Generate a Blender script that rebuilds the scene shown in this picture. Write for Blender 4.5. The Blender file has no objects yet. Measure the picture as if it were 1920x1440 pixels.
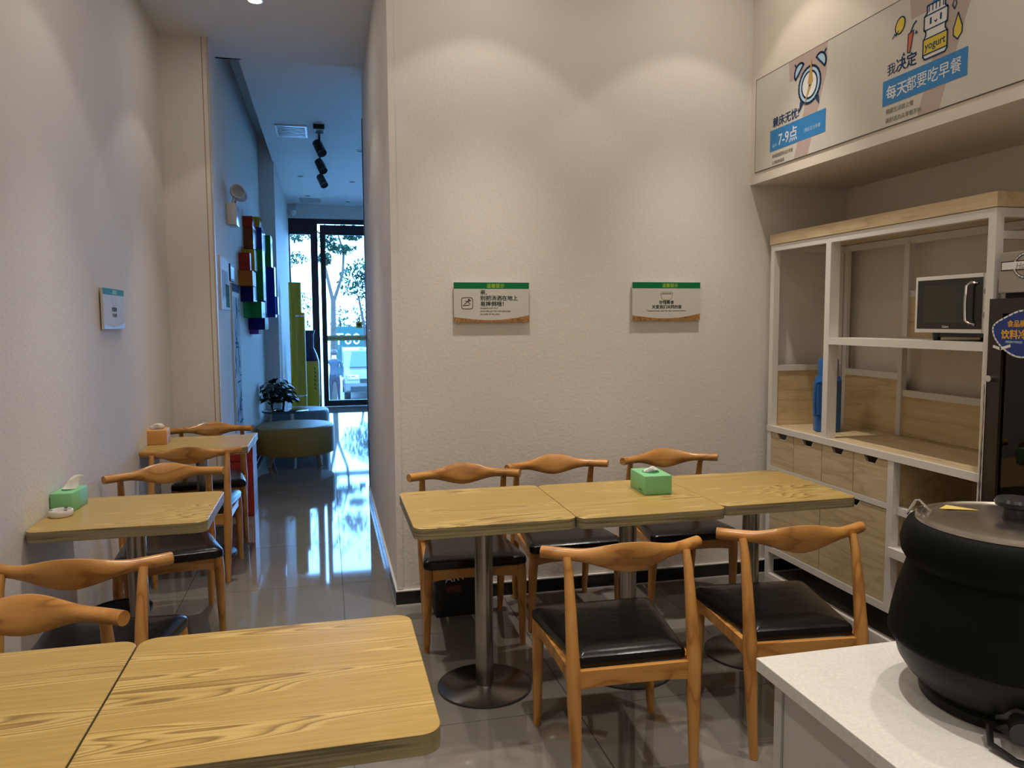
import bpy, bmesh, math, random
from mathutils import Matrix, Vector
random.seed(7)
PI = math.pi
scene = bpy.context.scene
COL = scene.collection

# ------------------------------------------------------------------ camera
cam_d = bpy.data.cameras.new('camera'); cam = bpy.data.objects.new('camera', cam_d); COL.objects.link(cam)
F_PX, YAW, PITCH, ROLL, CAM_H = 1447.9, 0.2352, 0.0824, -0.0065, 1.504
fw = Vector((math.sin(YAW)*math.cos(PITCH), math.cos(YAW)*math.cos(PITCH), -math.sin(PITCH)))
rt = Vector((math.cos(YAW), -math.sin(YAW), 0)); up = rt.cross(fw)
r2 = rt*math.cos(ROLL) + up*math.sin(ROLL); u2 = -rt*math.sin(ROLL) + up*math.cos(ROLL)
cam.matrix_world = Matrix(((r2.x, u2.x, -fw.x, 0), (r2.y, u2.y, -fw.y, 0), (r2.z, u2.z, -fw.z, CAM_H), (0, 0, 0, 1)))
cam_d.sensor_width = 36; cam_d.lens = F_PX/1920*36; cam_d.clip_start = 0.02; cam_d.clip_end = 300
scene.camera = cam

# ------------------------------------------------------------------ world and exposure
world = bpy.data.worlds.new('sky'); scene.world = world; world.use_nodes = True
bg = world.node_tree.nodes['Background']
bg.inputs['Color'].default_value = (0.17, 0.46, 1.0, 1)      # hazy daylight, cool against the warm lamps
bg.inputs['Strength'].default_value = 19.0
scene.view_settings.view_transform = 'Standard'; scene.view_settings.look = 'None'
scene.view_settings.exposure = 0.0; scene.view_settings.gamma = 1.0
scene.view_settings.use_curve_mapping = False
LAMP_W = 128.0                                               # watts of each downlight, main beam
LAMP_SPILL_W = 13.5; LAMP_GLOW_W = 2.7                                             # stray light each lamp spills outside its beam
LAMP_COL = (1.0, 0.91, 0.81)

# ------------------------------------------------------------------ materials
MATS = {}
def new_mat(name):
    m = bpy.data.materials.new(name); m.use_nodes = True; MATS[name] = m
    nt = m.node_tree; return m, nt, nt.nodes['Principled BSDF']
def setc(b, c, rough, metal=0.0, spec=0.5, coat=0.0):
    b.inputs['Base Color'].default_value = (*c, 1); b.inputs['Roughness'].default_value = rough
    b.inputs['Metallic'].default_value = metal; b.inputs['Specular IOR Level'].default_value = spec
    b.inputs['Coat Weight'].default_value = coat
def plain(name, c, rough=0.5, metal=0.0, spec=0.5, coat=0.0, var=0.06, nscale=6.0, bump=0.0, bscale=60.0):
    """one colour, gently mottled by noise, with an optional fine bump"""
    m, nt, b = new_mat(name); setc(b, c, rough, metal, spec, coat)
    tc = nt.nodes.new('ShaderNodeTexCoord')
    if var:
        n = nt.nodes.new('ShaderNodeTexNoise'); n.inputs['Scale'].default_value = nscale; n.inputs['Detail'].default_value = 4
        nt.links.new(tc.outputs['Object'], n.inputs['Vector'])
        r = nt.nodes.new('ShaderNodeValToRGB')
        r.color_ramp.elements[0].position = 0.3; r.color_ramp.elements[1].position = 0.7
        r.color_ramp.elements[0].color = (*[x*(1-var) for x in c], 1); r.color_ramp.elements[1].color = (*[min(1, x*(1+var)) for x in c], 1)
        nt.links.new(n.outputs['Fac'], r.inputs['Fac']); nt.links.new(r.outputs['Color'], b.inputs['Base Color'])
    if bump:
        n2 = nt.nodes.new('ShaderNodeTexNoise'); n2.inputs['Scale'].default_value = bscale; n2.inputs['Detail'].default_value = 3
        nt.links.new(tc.outputs['Object'], n2.inputs['Vector'])
        bp = nt.nodes.new('ShaderNodeBump'); bp.inputs['Strength'].default_value = bump; bp.inputs['Distance'].default_value = 0.004
        nt.links.new(n2.outputs['Fac'], bp.inputs['Height']); nt.links.new(bp.outputs['Normal'], b.inputs['Normal'])
    return m
def wood(name, cols, rough, axis='X', stretch=7.0, scale=1.6, rings=9.0, coat=0.0, fine=0.25, warp=0.0, contour=False):
    """ash-like grain: contour lines of a stretched noise field plus fine streaks"""
    m, nt, b = new_mat(name); setc(b, cols[1], rough, 0, 0.5, coat)
    L = nt.links.new; N = nt.nodes.new
    tc = N('ShaderNodeTexCoord'); oi = N('ShaderNodeObjectInfo')
    add = N('ShaderNodeVectorMath'); add.operation = 'ADD'
    mul = N('ShaderNodeVectorMath'); mul.operation = 'SCALE'
    comb = N('ShaderNodeCombineXYZ'); 
    for i, k in enumerate((13.7, 7.3, 5.1)):
        mm = N('ShaderNodeMath'); mm.operation = 'MULTIPLY'; mm.inputs[1].default_value = k
        L(oi.outputs['Random'], mm.inputs[0]); L(mm.outputs[0], comb.inputs[i])
    mp = N('ShaderNodeMapping'); s = [1.0 if c in axis else stretch for c in 'XYZ']
    mp.inputs['Scale'].default_value = s
    L(tc.outputs['Object'], mp.inputs['Vector']); L(mp.outputs['Vector'], add.inputs[0]); L(comb.outputs[0], add.inputs[1])
    n = N('ShaderNodeTexNoise'); n.inputs['Scale'].default_value = scale; n.inputs['Detail'].default_value = 1.0 if contour else 2.0; n.inputs['Roughness'].default_value = 0.30 if contour else 0.45
    n.inputs['Distortion'].default_value = warp
    L(add.outputs[0], n.inputs['Vector'])
    m1 = N('ShaderNodeMath'); m1.operation = 'MULTIPLY'; m1.inputs[1].default_value = rings; L(n.outputs['Fac'], m1.inputs[0])
    m2 = N('ShaderNodeMath'); m2.operation = 'FRACT'; L(m1.outputs[0], m2.inputs[0])
    ramp = N('ShaderNodeValToRGB'); e = ramp.color_ramp.elements
    e[0].position = 0.0; e[0].color = (*cols[0], 1); e[1].position = 0.22; e[1].color = (*cols[1], 1)
    x = e.new(0.62); x.color = (*cols[2], 1); x = e.new(0.9); x.color = (*cols[1], 1); x = e.new(1.0); x.color = (*cols[0], 1)
    L(m2.outputs[0], ramp.inputs['Fac'])
    if contour:          # plain straight grain broken by nested cathedral islands where the field rises
        while len(e) > 2: e.remove(e[-1])
        e[0].position = 0.0; e[0].color = (*cols[1], 1); e[1].position = 0.505; e[1].color = (*cols[1], 1)
        for p_, k_ in ((.520, 2), (.535, 2), (.542, 0), (.552, 1), (.572, 2), (.586, 2), (.593, 0), (.604, 1), (.625, 2), (.640, 2), (.648, 0), (.660, 1), (.69, 2), (.702, 0), (.74, 1)):
            x = e.new(p_); x.color = (*cols[k_], 1)
        L(n.outputs['Fac'], ramp.inputs['Fac'])
    mp2 = N('ShaderNodeMapping'); s2 = [5.0 if c in axis else 90.0 for c in 'XYZ']; mp2.inputs['Scale'].default_value = s2
    L(tc.outputs['Object'], mp2.inputs['Vector'])
    f = N('ShaderNodeTexNoise'); f.inputs['Scale'].default_value = 1.6; f.inputs['Detail'].default_value = 3; L(mp2.outputs['Vector'], f.inputs['Vector'])
    fr = N('ShaderNodeValToRGB'); fr.color_ramp.elements[0].position = 0.35; fr.color_ramp.elements[1].position = 0.65
    fr.color_ramp.elements[0].color = (0.62, 0.55, 0.45, 1); fr.color_ramp.elements[1].color = (1, 1, 1, 1); L(f.outputs['Fac'], fr.inputs['Fac'])
    mx = N('ShaderNodeMix'); mx.data_type = 'RGBA'; mx.blend_type = 'MULTIPLY'; mx.inputs['Factor'].default_value = fine
    L(ramp.outputs['Color'], mx.inputs[6]); L(fr.outputs['Color'], mx.inputs[7]); L(mx.outputs[2], b.inputs['Base Color'])
    return m
def glass(name, tint=(1, 1, 1), refl=0.12):
    """thin pane: see-through with a fresnel reflection"""
    m, nt, b = new_mat(name); nt.nodes.remove(b); out = nt.nodes['Material Output']
    t = nt.nodes.new('ShaderNodeBsdfTransparent'); t.inputs['Color'].default_value = (*tint, 1)
    g = nt.nodes.new('ShaderNodeBsdfGlossy'); g.inputs['Roughness'].default_value = 0.02
    lw = nt.nodes.new('ShaderNodeFresnel'); lw.inputs['IOR'].default_value = 1.0 + refl*4
    mx = nt.nodes.new('ShaderNodeMixShader')
    nt.links.new(lw.outputs[0], mx.inputs[0]); nt.links.new(t.outputs[0], mx.inputs[1]); nt.links.new(g.outputs[0], mx.inputs[2])
    nt.links.new(mx.outputs[0], out.inputs['Surface']); return m

WALL = plain('wall_paint', (0.73, 0.685, 0.635), 0.75, spec=0.3, var=0.02, nscale=1.5, bump=0.38, bscale=62)
HALLW = plain('hall_wall_paint', (0.72, 0.70, 0.68), 0.6, spec=0.3, var=0.02, nscale=1.2)
CEIL = plain('ceiling_paint', (0.72, 0.71, 0.69), 0.8, spec=0.2, var=0.015)
SOFF = plain('soffit_paint_with_bounce', (0.72, 0.645, 0.555), 0.7, spec=0.3, var=0.02)  # warm bounce light from the wood is mixed into this paint colour
DKORANGE = plain('corner_bead_line', (0.45, 0.27, 0.15), 0.6, var=0.0)
GROUT = plain('grout', (0.10, 0.095, 0.09), 0.7, var=0.05)
TILE = plain('polished_tile', (0.19, 0.174, 0.152), 0.045, spec=0.62, var=0.10, nscale=2.2)
BLACKTILE = plain('black_tile', (0.012, 0.012, 0.012), 0.18, var=0.1)
WHITECAULK = plain('white_caulk', (0.70, 0.68, 0.64), 0.5, var=0.03)
TRIMW = wood('pale_trim_wood', [(0.52, 0.42, 0.31), (0.60, 0.50, 0.38), (0.64, 0.54, 0.42)], 0.5, 'Z', 9, 1.5, 5)
TABLE = wood('ash_laminate', [(0.25, 0.145, 0.035), (0.46, 0.305, 0.085), (0.58, 0.41, 0.135)], 0.32, 'X', 11.0, 1.25, 0, fine=0.38, contour=True)
EDGE = wood('laminate_edge', [(0.13, 0.115, 0.06), (0.29, 0.24, 0.125), (0.36, 0.305, 0.17)], 0.5, 'XY', 70, 1.0, 4, fine=0.45)
CHAIRW = wood('oiled_rubberwood', [(0.36, 0.15, 0.035), (0.52, 0.245, 0.062), (0.57, 0.28, 0.078)], 0.28, 'X', 4.0, 2.2, 5.0, fine=0.22)
CHAIRV = wood('oiled_rubberwood_upright', [(0.36, 0.15, 0.035), (0.52, 0.245, 0.062), (0.57, 0.28, 0.078)], 0.28, 'Z', 4.0, 2.2, 5.0, fine=0.22)
LEATHER = plain('black_leatherette', (0.005, 0.0046, 0.0042), 0.23, spec=0.32, var=0.2, nscale=9, bump=0.25, bscale=24)
STEEL = plain('brushed_steel', (0.42, 0.39, 0.35), 0.24, metal=1.0, var=0.12, nscale=5)
PLATE = plain('polished_steel_plate', (0.22, 0.205, 0.185), 0.27, metal=1.0, var=0.08, nscale=4)
DKSTEEL = plain('dark_rubber_rim', (0.03, 0.03, 0.03), 0.4, var=0.1)
WHITEP = plain('white_lacquer', (0.74, 0.70, 0.65), 0.38, var=0.02)
OAK = wood('pale_oak_board', [(0.54, 0.41, 0.23), (0.64, 0.50, 0.295), (0.68, 0.54, 0.335)], 0.45, 'Y', 8, 1.4, 5, fine=0.35)
OAKB = wood('pale_oak_back', [(0.55, 0.40, 0.21), (0.65, 0.49, 0.27), (0.69, 0.53, 0.31)], 0.45, 'Y', 8, 1.4, 4, fine=0.3)
OAKX = wood('pale_oak_end', [(0.55, 0.40, 0.21), (0.65, 0.49, 0.27), (0.69, 0.53, 0.31)], 0.45, 'X', 8, 1.4, 4, fine=0.3)
DARK = plain('dark_hollow', (0.006, 0.006, 0.006), 0.6, var=0.1)
GREENBOX = plain('green_paper', (0.22, 0.56, 0.26), 0.45, var=0.03)
GREENDK = plain('dark_green_print', (0.03, 0.16, 0.06), 0.85, spec=0.1, var=0.0)
ORANGEBOX = plain('orange_kraft', (0.66, 0.33, 0.10), 0.5, var=0.04)
PAPER = plain('tissue_paper', (0.82, 0.79, 0.75), 0.85, spec=0.1, var=0.03, bump=0.3, bscale=30)
CERAMIC = plain('white_ceramic', (0.72, 0.69, 0.66), 0.2, var=0.02)
SIGNW = plain('sign_white', (0.60, 0.575, 0.53), 0.6, spec=0.2, var=0.02)
SIGNG = plain('sign_green', (0.004, 0.16, 0.055), 0.6, spec=0.2, var=0.03)
LIME = plain('lime_lettering', (0.36, 0.55, 0.03), 0.5, var=0.0)
INK = plain('dark_green_ink', (0.008, 0.032, 0.018), 0.85, spec=0.1, var=0.0)
BRINK = plain('brown_ink', (0.10, 0.035, 0.022), 0.5, var=0.0)
WHEAT = wood('wheat_print', [(0.17, 0.07, 0.018), (0.34, 0.16, 0.05), (0.46, 0.26, 0.10)], 0.45, 'Z', 2, 18, 4, warp=2.0)
POSTER = plain('poster_board', (0.58, 0.54, 0.47), 0.5, var=0.015)
PINK = plain('poster_pink', (0.45, 0.35, 0.30), 0.5, var=0.01)
BLUE = plain('poster_blue', (0.015, 0.20, 0.50), 0.45, var=0.02)
NAVY = plain('poster_navy', (0.025, 0.055, 0.14), 0.85, spec=0.1, var=0.0)
PWHITE = plain('poster_white', (0.72, 0.72, 0.70), 0.5, var=0.0)
PGREY = plain('poster_grey_text', (0.26, 0.24, 0.20), 0.5, var=0.0)
PYEL = plain('poster_yellow', (0.68, 0.52, 0.03), 0.5, var=0.0)
PRED = plain('poster_red', (0.55, 0.11, 0.03), 0.5, var=0.0)
PLBLUE = plain('poster_light_blue', (0.40, 0.58, 0.72), 0.5, var=0.0)
PGOLD = plain('poster_gold', (0.48, 0.30, 0.06), 0.5, var=0.0)
DKLINE = plain('dark_joint', (0.07, 0.055, 0.04), 0.6, var=0.0)
BOTTLE = plain('blue_plastic', (0.018, 0.135, 0.42), 0.32, var=0.06)
BLACKP = plain('black_plastic', (0.008, 0.008, 0.008), 0.28, var=0.1)
KETTLE = plain('matt_black_enamel', (0.0045, 0.005, 0.004), 0.6, spec=0.07, var=0.15, nscale=5)
KLOW = plain('worn_grey_black_enamel', (0.006, 0.006, 0.0052), 0.42, spec=0.22, var=0.15, nscale=5)
QUARTZ = plain('speckled_quartz', (0.70, 0.675, 0.63), 0.28, var=0.07, nscale=140)
CABW = plain('white_cabinet', (0.55, 0.54, 0.51), 0.45, var=0.02)
LIDST = plain('lid_steel', (0.55, 0.50, 0.45), 0.22, metal=1.0, var=0.05)
YSTK = plain('yellow_sticker', (0.62, 0.47, 0.12), 0.5, var=0.02)
FRIDGE = plain('dark_brown_metal', (0.022, 0.016, 0.011), 0.35, var=0.1)
FRIDGEIN = plain('fridge_lining', (0.10, 0.10, 0.085), 0.45, var=0.05)
SILVER = plain('grey_panel', (0.34, 0.30, 0.25), 0.42, metal=0.3, var=0.03)
CHROME = plain('chrome', (0.75, 0.74, 0.72), 0.12, metal=1.0, var=0.0)
MWGLASS = plain('microwave_glass', (0.016, 0.016, 0.010), 0.09, var=0.0)
MWWIN = plain('microwave_window', (0.030, 0.030, 0.020), 0.16, var=0.0)
SBLUE = plain('sticker_blue', (0.01, 0.035, 0.19), 0.4, var=0.05)
SORANGE = plain('sticker_orange', (0.70, 0.36, 0.02), 0.4, var=0.0)
BINP = plain('bin_black', (0.012, 0.012, 0.013), 0.4, var=0.1)
BAG = plain('black_card', (0.008, 0.008, 0.008), 0.6, var=0.1)
OLIVE = plain('olive_leatherette', (0.30, 0.175, 0.032), 0.42, var=0.05, bump=0.1)
TEALL = plain('slate_leatherette', (0.16, 0.20, 0.24), 0.45, var=0.05)
LEGW = plain('pale_leg_wood', (0.33, 0.22, 0.10), 0.4, var=0.1)
RED = plain('red_laminate', (0.30, 0.022, 0.014), 0.45, var=0.04)
LEAF = plain('plant_leaf', (0.010, 0.030, 0.006), 0.35, var=0.35, nscale=14)
VASE = glass('vase_glass', (0.9, 0.95, 0.95), 0.12)
TOPGL = plain('table_glass', (0.06, 0.12, 0.16), 0.06, spec=0.7, var=0.0)
YELLOW = plain('yellow_column', (0.62, 0.43, 0.012), 0.25, var=0.04)
NAVYGL = plain('navy_glaze', (0.02, 0.02, 0.075), 0.22, var=0.3, nscale=9)
FRAME = plain('dark_aluminium', (0.010, 0.010, 0.016), 0.35, var=0.1)
PANE = glass('door_pane', (0.96, 0.98, 0.98), 0.115)
TRUNK = plain('bark', (0.045, 0.03, 0.022), 0.8, var=0.25)
TREELEAF = plain('tree_leaf', (0.020, 0.050, 0.024), 0.6, spec=0.2, var=0.3, nscale=0.8)
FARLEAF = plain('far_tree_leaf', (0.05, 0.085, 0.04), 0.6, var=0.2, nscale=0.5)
PAVE = plain('pale_paving', (0.30, 0.28, 0.26), 0.8, var=0.06, nscale=0.7)
HOARD = plain('green_hoarding', (0.003, 0.045, 0.035), 0.5, var=0.03)
CARW = plain('white_car_paint', (0.12, 0.11, 0.10), 0.2, var=0.0, coat=0.5)
CARG = plain('car_glass', (0.03, 0.055, 0.08), 0.08, var=0.0)
TYRE = plain('tyre', (0.015, 0.015, 0.015), 0.7, var=0.1)
CLOTH1 = plain('navy_cloth', (0.006, 0.006, 0.012), 0.8, var=0.1)
CLOTH2 = plain('blue_shirt', (0.022, 0.032, 0.045), 0.8, var=0.1)
SKIN = plain('skin', (0.50, 0.30, 0.22), 0.5, var=0.03)
HAIR = plain('hair', (0.02, 0.015, 0.012), 0.5, var=0.1)
DECAL = plain('pale_decal', (0.55, 0.60, 0.30), 0.5, var=0.02)
PRINTB = wood('line_print', [(0.02, 0.05, 0.10), (0.36, 0.42, 0.46), (0.62, 0.66, 0.66)], 0.75, 'Z', 14, 5, 4, warp=0.6)
def emis(name, c, s):
    m, nt, b = new_mat(name); setc(b, c, 0.5); b.inputs['Emission Color'].default_value = (*c, 1); b.inputs['Emission Strength'].default_value = s; return m
LAMPGLOW = emis('lamp_glow', (1.0, 0.93, 0.82), 9.0)
def acrylic(n, c):
    m, nt, b = new_mat(n); setc(b, c, 0.12); b.inputs['Transmission Weight'].default_value = 0.35; b.inputs['IOR'].default_value = 1.2; return m
ACR = {k: acrylic('acrylic_'+k, c) for k, c in dict(red=(0.45, 0.05, 0.03), yellow=(0.62, 0.45, 0.04), orange=(0.50, 0.17, 0.03), green=(0.02, 0.28, 0.08),
        blue=(0.015, 0.05, 0.40), navy=(0.01, 0.015, 0.13), purple=(0.22, 0.08, 0.42), brown=(0.30, 0.10, 0.04)).items()}

# ------------------------------------------------------------------ helpers
def chain_loc(o):
    v = Vector((0, 0, 0))
    while o is not None: v += o.location; o = o.parent
    return v
def obj(name, bm, mat, parent=None, smooth=False, local=False, loc=None):
    """one mesh object; geometry is given in world coordinates unless local"""
    if not local:
        base = chain_loc(parent) if parent else (Vector(loc) if loc else Vector((0, 0, 0)))
        bmesh.ops.translate(bm, verts=bm.verts, vec=-base)
    me = bpy.data.meshes.new(name); bm.to_mesh(me); bm.free()
    for m in (mat if isinstance(mat, (list, tuple)) else [mat]): me.materials.append(m)
    if smooth:
        for p in me.polygons: p.use_smooth = True
        try: me.set_sharp_from_angle(angle=math.radians(38))
        except Exception: pass
    o = bpy.data.objects.new(name, me); COL.objects.link(o)
    if parent: o.parent = parent
    elif loc: o.location = loc
    return o
def tag(o, label, cat, group=None, kind=None):
    o['label'] = label; o['category'] = cat
    if group: o['group'] = group
    if kind: o['kind'] = kind
    return o
def thing(name, label, cat, loc=(0, 0, 0), rotz=0, group=None):
    o = bpy.data.objects.new(name, None); COL.objects.link(o); o.empty_display_size = 0.1
    o.location = loc; o.rotation_euler = (0, 0, rotz); return tag(o, label, cat, group)
def struct(name, bm, mat, label=None, parent=None, loc=None):
    o = obj(name, bm, mat, parent, loc=loc)
    if not parent: o['kind'] = 'structure'
    if label: o['label'] = label
    return o
def dup(root, label=None, loc=None, rotz=None):
    r = root.copy(); COL.objects.link(r)
    if loc is not None: r.location = loc
    if rotz is not None: r.rotation_euler = (0, 0, rotz)
    if label: r['label'] = label
    for ch in list(root.children):
        c = ch.copy(); COL.objects.link(c); c.parent = r
        for g in list(ch.children):
            d = g.copy(); COL.objects.link(d); d.parent = c
    return r
def NB(): return bmesh.new()
def box(bm, x0, x1, y0, y1, z0, z1, bev=0.0, seg=2):
    t = bmesh.new(); bmesh.ops.create_cube(t, size=1)
    for v in t.verts: v.co = Vector(((x0+x1)/2+v.co.x*(x1-x0), (y0+y1)/2+v.co.y*(y1-y0), (z0+z1)/2+v.co.z*(z1-z0)))
    if bev: bmesh.ops.bevel(t, geom=t.edges[:]+t.verts[:], offset=bev, segments=seg, affect='EDGES', profile=0.5)
    merge(bm, t); return bm
def merge(bm, t):
    me = bpy.data.meshes.new('tmp'); t.to_mesh(me); t.free(); bm.from_mesh(me); bpy.data.meshes.remove(me)
def B(*a, **k): return box(NB(), *a, **k)
def loft(bm, rings, cap=True, closed=True):
    vs = [[bm.verts.new(p) for p in r] for r in rings]
    n = len(rings[0])
    for a, b in zip(vs, vs[1:]):
        for i in range(n if closed else n-1):
            j = (i+1) % n; bm.faces.new((a[i], a[j], b[j], b[i]))
    if cap:
        bm.faces.new(list(reversed(vs[0]))); bm.faces.new(vs[-1])
    return bm
def tube(bm, pts, rad, n=10, cap=True):
    pts = [Vector(p) for p in pts]; rad = rad if isinstance(rad, (list, tuple)) else [rad]*len(pts)
    rings = []; ref = None
    for i, p in enumerate(pts):
        d = (pts[min(i+1, len(pts)-1)] - pts[max(i-1, 0)]).normalized()
        a = (Vector((1, 0, 0)) if abs(d.x) < 0.9 else Vector((0, 1, 0))) if ref is None else ref
        u = (a - d*a.dot(d)).normalized(); ref = u; v = d.cross(u)
        rings.append([p + (u*math.cos(2*PI*k/n) + v*math.sin(2*PI*k/n))*rad[i] for k in range(n)])
    return loft(bm, rings, cap)
def lathe(bm, prof, cx, cy, n=40, sx=1.0, sy=1.0, cap=True):
    rings = [[(cx+r*sx*math.cos(2*PI*k/n), cy+r*sy*math.sin(2*PI*k/n), z) for k in range(n)] for r, z in prof]
    return loft(bm, rings, cap)
def prism(bm, poly, to3, t0, t1):
    """2D polygon to a slab; to3(u,v,w) places it"""
    return loft(bm, [[to3(u, v, t0) for u, v in poly], [to3(u, v, t1) for u, v in poly]])
def rrect(x0, x1, y0, y1, r, n=5):
    out = []
    for cx, cy, a0 in ((x1-r, y1-r, 0), (x0+r, y1-r, 90), (x0+r, y0+r, 180), (x1-r, y0+r, 270)):
        for k in range(n+1):
            a = math.radians(a0 + 90*k/n); out.append((cx+r*math.cos(a), cy+r*math.sin(a)))
    return out
class Face:
    """a drawing surface: origin, right and up directions, outward normal"""
    def __init__(s, o, r, u): s.o = Vector(o); s.r = Vector(r); s.u = Vector(u); s.n = s.r.cross(s.u)
    def p(s, u, v, w=0): return s.o + s.r*u + s.u*v + s.n*w
    def poly(s, bm, pts, w, t=0.0005):
        if sum(a[0]*b[1]-b[0]*a[1] for a, b in zip(pts, pts[1:]+pts[:1])) < 0: pts = pts[::-1]
        return loft(bm, [[s.p(u, v, w) for u, v in pts], [s.p(u, v, w+t) for u, v in pts]])
    def rect(s, bm, u0, u1, v0, v1, w, t=0.0005): return s.poly(bm, [(u0, v0), (u1, v0), (u1, v1), (u0, v1)], w, t)
    def line(s, bm, pts, wd, w, closed=False, t=0.0005):
        q = list(zip(pts, pts[1:] + (pts[:1] if closed else []))) if closed else list(zip(pts, pts[1:]))
        for (a, b), (c, d) in q:
            L = math.hypot(c-a, d-b) or 1e-6; nx, ny = -(d-b)/L*wd/2, (c-a)/L*wd/2; ex, ey = (c-a)/L*wd*.3, (d-b)/L*wd*.3
            s.poly(bm, [(a-ex+nx, b-ey+ny), (a-ex-nx, b-ey-ny), (c+ex-nx, d+ey-ny), (c+ex+nx, d+ey+ny)], w, t)
        return bm
    def ell(s, cx, cy, rx, ry, n=20, a=0):
        ca, sa = math.cos(a), math.sin(a)
        return [(cx+rx*math.cos(2*PI*k/n)*ca-ry*math.sin(2*PI*k/n)*sa, cy+rx*math.cos(2*PI*k/n)*sa+ry*math.sin(2*PI*k/n)*ca) for k in range(n)]
def text(name, body, size, face, u, v, w, mat, parent, bold=0.0, align='LEFT', sx=1.0, rot=0.0, skew=0.0):
    cu = bpy.data.curves.new('t', 'FONT'); cu.body = body; cu.size = size; cu.align_x = align
    cu.extrude = 0.0003; cu.resolution_u = 2; cu.shear = skew
    o = bpy.data.objects.new('t', cu); COL.objects.link(o); bpy.context.view_layer.update()
    me = bpy.data.meshes.new_from_object(o.evaluated_get(bpy.context.evaluated_depsgraph_get()))
    bpy.data.objects.remove(o); bpy.data.curves.remove(cu)
    bm = NB(); c, s = math.cos(rot), math.sin(rot); d = bold*size
    for i, (dx, dy) in enumerate([(-d, 0), (d, 0), (0, -d*.6), (0, d*.6)] if bold else [(0, 0)]):
        n0 = len(bm.verts); bm.from_mesh(me); bm.verts.ensure_lookup_table()
        for q in bm.verts[n0:]:
            a, b = q.co.x*sx+dx, q.co.y+dy; q.co = face.p(u + a*c - b*s, v + a*s + b*c, w + q.co.z + i*.00004)
    bpy.data.meshes.remove(me)
    return obj(name, bm, mat, parent)

# ------------------------------------------------------------------ main dimensions (metres)
XL, XC, YW, CZ = -1.086, 0.335, 4.015, 3.50       # left wall, corner edge, facing wall, ceiling
XS, XR, SZ = 2.358, 2.985, 2.256                  # soffit face, recess wall, soffit underside
YSTEP, XH, YH, YD, YB = 5.95, -0.765, 6.69, 13.90, -2.2
XHR = 3.0                                         # far side of the entrance hall

# ------------------------------------------------------------------ setting
fl = struct('floor', B(XL-.1, XHR+.1, YB-.1, YD+.3, -0.12, -0.008), GROUT)
P = 0.85; gx0, gy0 = 0.055 - 2*P, 4.45 - 8*P
tile_mesh = None
for i in range(0, 6):
    for j in range(0, 20):
        x0, x1 = gx0+i*P, gx0+(i+1)*P; y0, y1 = gy0+j*P, gy0+(j+1)*P
        x0, x1, y0, y1 = max(x0, XL), min(x1, XHR), max(y0, YB), min(y1, YD+.1)
        if x1-x0 < .05 or y1-y0 < .05: continue
        full = abs(x1-x0-P) < 1e-4 and abs(y1-y0-P) < 1e-4
        if full and tile_mesh:
            o = bpy.data.objects.new('tile', tile_mesh); COL.objects.link(o); o.parent = fl
        else:
            g = 0.0016
            o = obj('tile', box(NB(), x0-x0+g, x1-x0-g, g, y1-y0-g, -0.008, 0.0), TILE, fl, local=True)
            if full: tile_mesh = o.data
        o.location = (x0, y0, 0)
struct('wall_left', B(XL-.15, XL, YB, YSTEP, 0, CZ), WALL)
struct('wall_left_step', B(XL-.15, XH, YSTEP, 10.28, 0, CZ), [WALL])
struct('wall_hall_left', B(XL-.15, -0.588, 10.28, YD, 0, CZ), HALLW)
struct('trim_1', B(XH-.001, XH+.006, YSTEP-.012, YSTEP+.03, 0, CZ), TRIMW)
struct('trim_4', B(XH-.040, XH-.034, YSTEP-.0015, YSTEP+.001, 0, CZ), DKORANGE)
struct('trim_5', B(XC-.006, XC+.06, YH-.025, YH+.02, 0, 3.18), FRAME)
struct('wall_main', B(XC, XR+.15, YW, YH, 0, CZ), WALL)
struct('trim_2', B(XC-.004, XC+.028, YW-.005, YW+.02, 0.09, CZ), WALL)
struct('wall_right', B(XR, XR+.15, YB, YW, 0, CZ), SOFF)
struct('wall_soffit', B(XS, XR, YB, YW, SZ, CZ), SOFF)
struct('wall_back', B(XL-.15, XR+.15, YB-.15, YB, 0, CZ), WALL)
struct('wall_hall_right', B(XHR, XHR+.15, YH, YD, 0, CZ), HALLW)
# ceiling with a slot running along the left side of the hall
struct('ceiling', B(XL-.15, XR+.15, YB-.15, 6.40, CZ, CZ+.12), CEIL)
cs = NB(); box(cs, -0.60, XHR+.15, 6.40, YD+.1, CZ, CZ+.12); box(cs, XL-.15, -0.60, 10.75, YD+.1, CZ, CZ+.12)
box(cs, XL-.15, -0.58, 6.38, 10.77, CZ+.29, CZ+.5); box(cs, -0.60, -0.58, 6.40, 10.75, CZ+.12, CZ+.5)
box(cs, XL-.15, -0.58, 6.37, 6.40, CZ, CZ+.5); box(cs, XL-.15, -0.58, 10.28, 10.80, CZ, CZ+.5); box(cs, -0.605, -0.58, 6.40, 10.75, CZ+.10, CZ+.5); box(cs, XL-.15, XH, 6.40, 10.75, CZ, CZ+.30)
struct('ceiling_hall', cs, HALLW)
# baseboards: black tile with a white line above and below
def baseboard(name, x0, x1, y0, y1):
    b = struct(name, B(x0, x1, y0, y1, 0.008, 0.078), BLACKTILE)
    dx = 0.0015 if (x1-x0) > (y1-y0) else 0.001
    struct('caulk_line', B(x0, x1, y0-.0015, y1, 0.078, 0.084), WHITECAULK, parent=b)
    struct('caulk_line', B(x0, x1, y0-.0015, y1, 0.0, 0.008), WHITECAULK, parent=b)
    return b
baseboard('baseboard_main', XC-.012, XR, YW-.012, YW)
baseboard('baseboard_corridor', XC-.012, XC, YW+.003, YH)
baseboard('baseboard_left', XL, XL+.010, YB, YSTEP)
baseboard('baseboard_hall', XH, XH+.010, YSTEP, 10.28)

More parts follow.
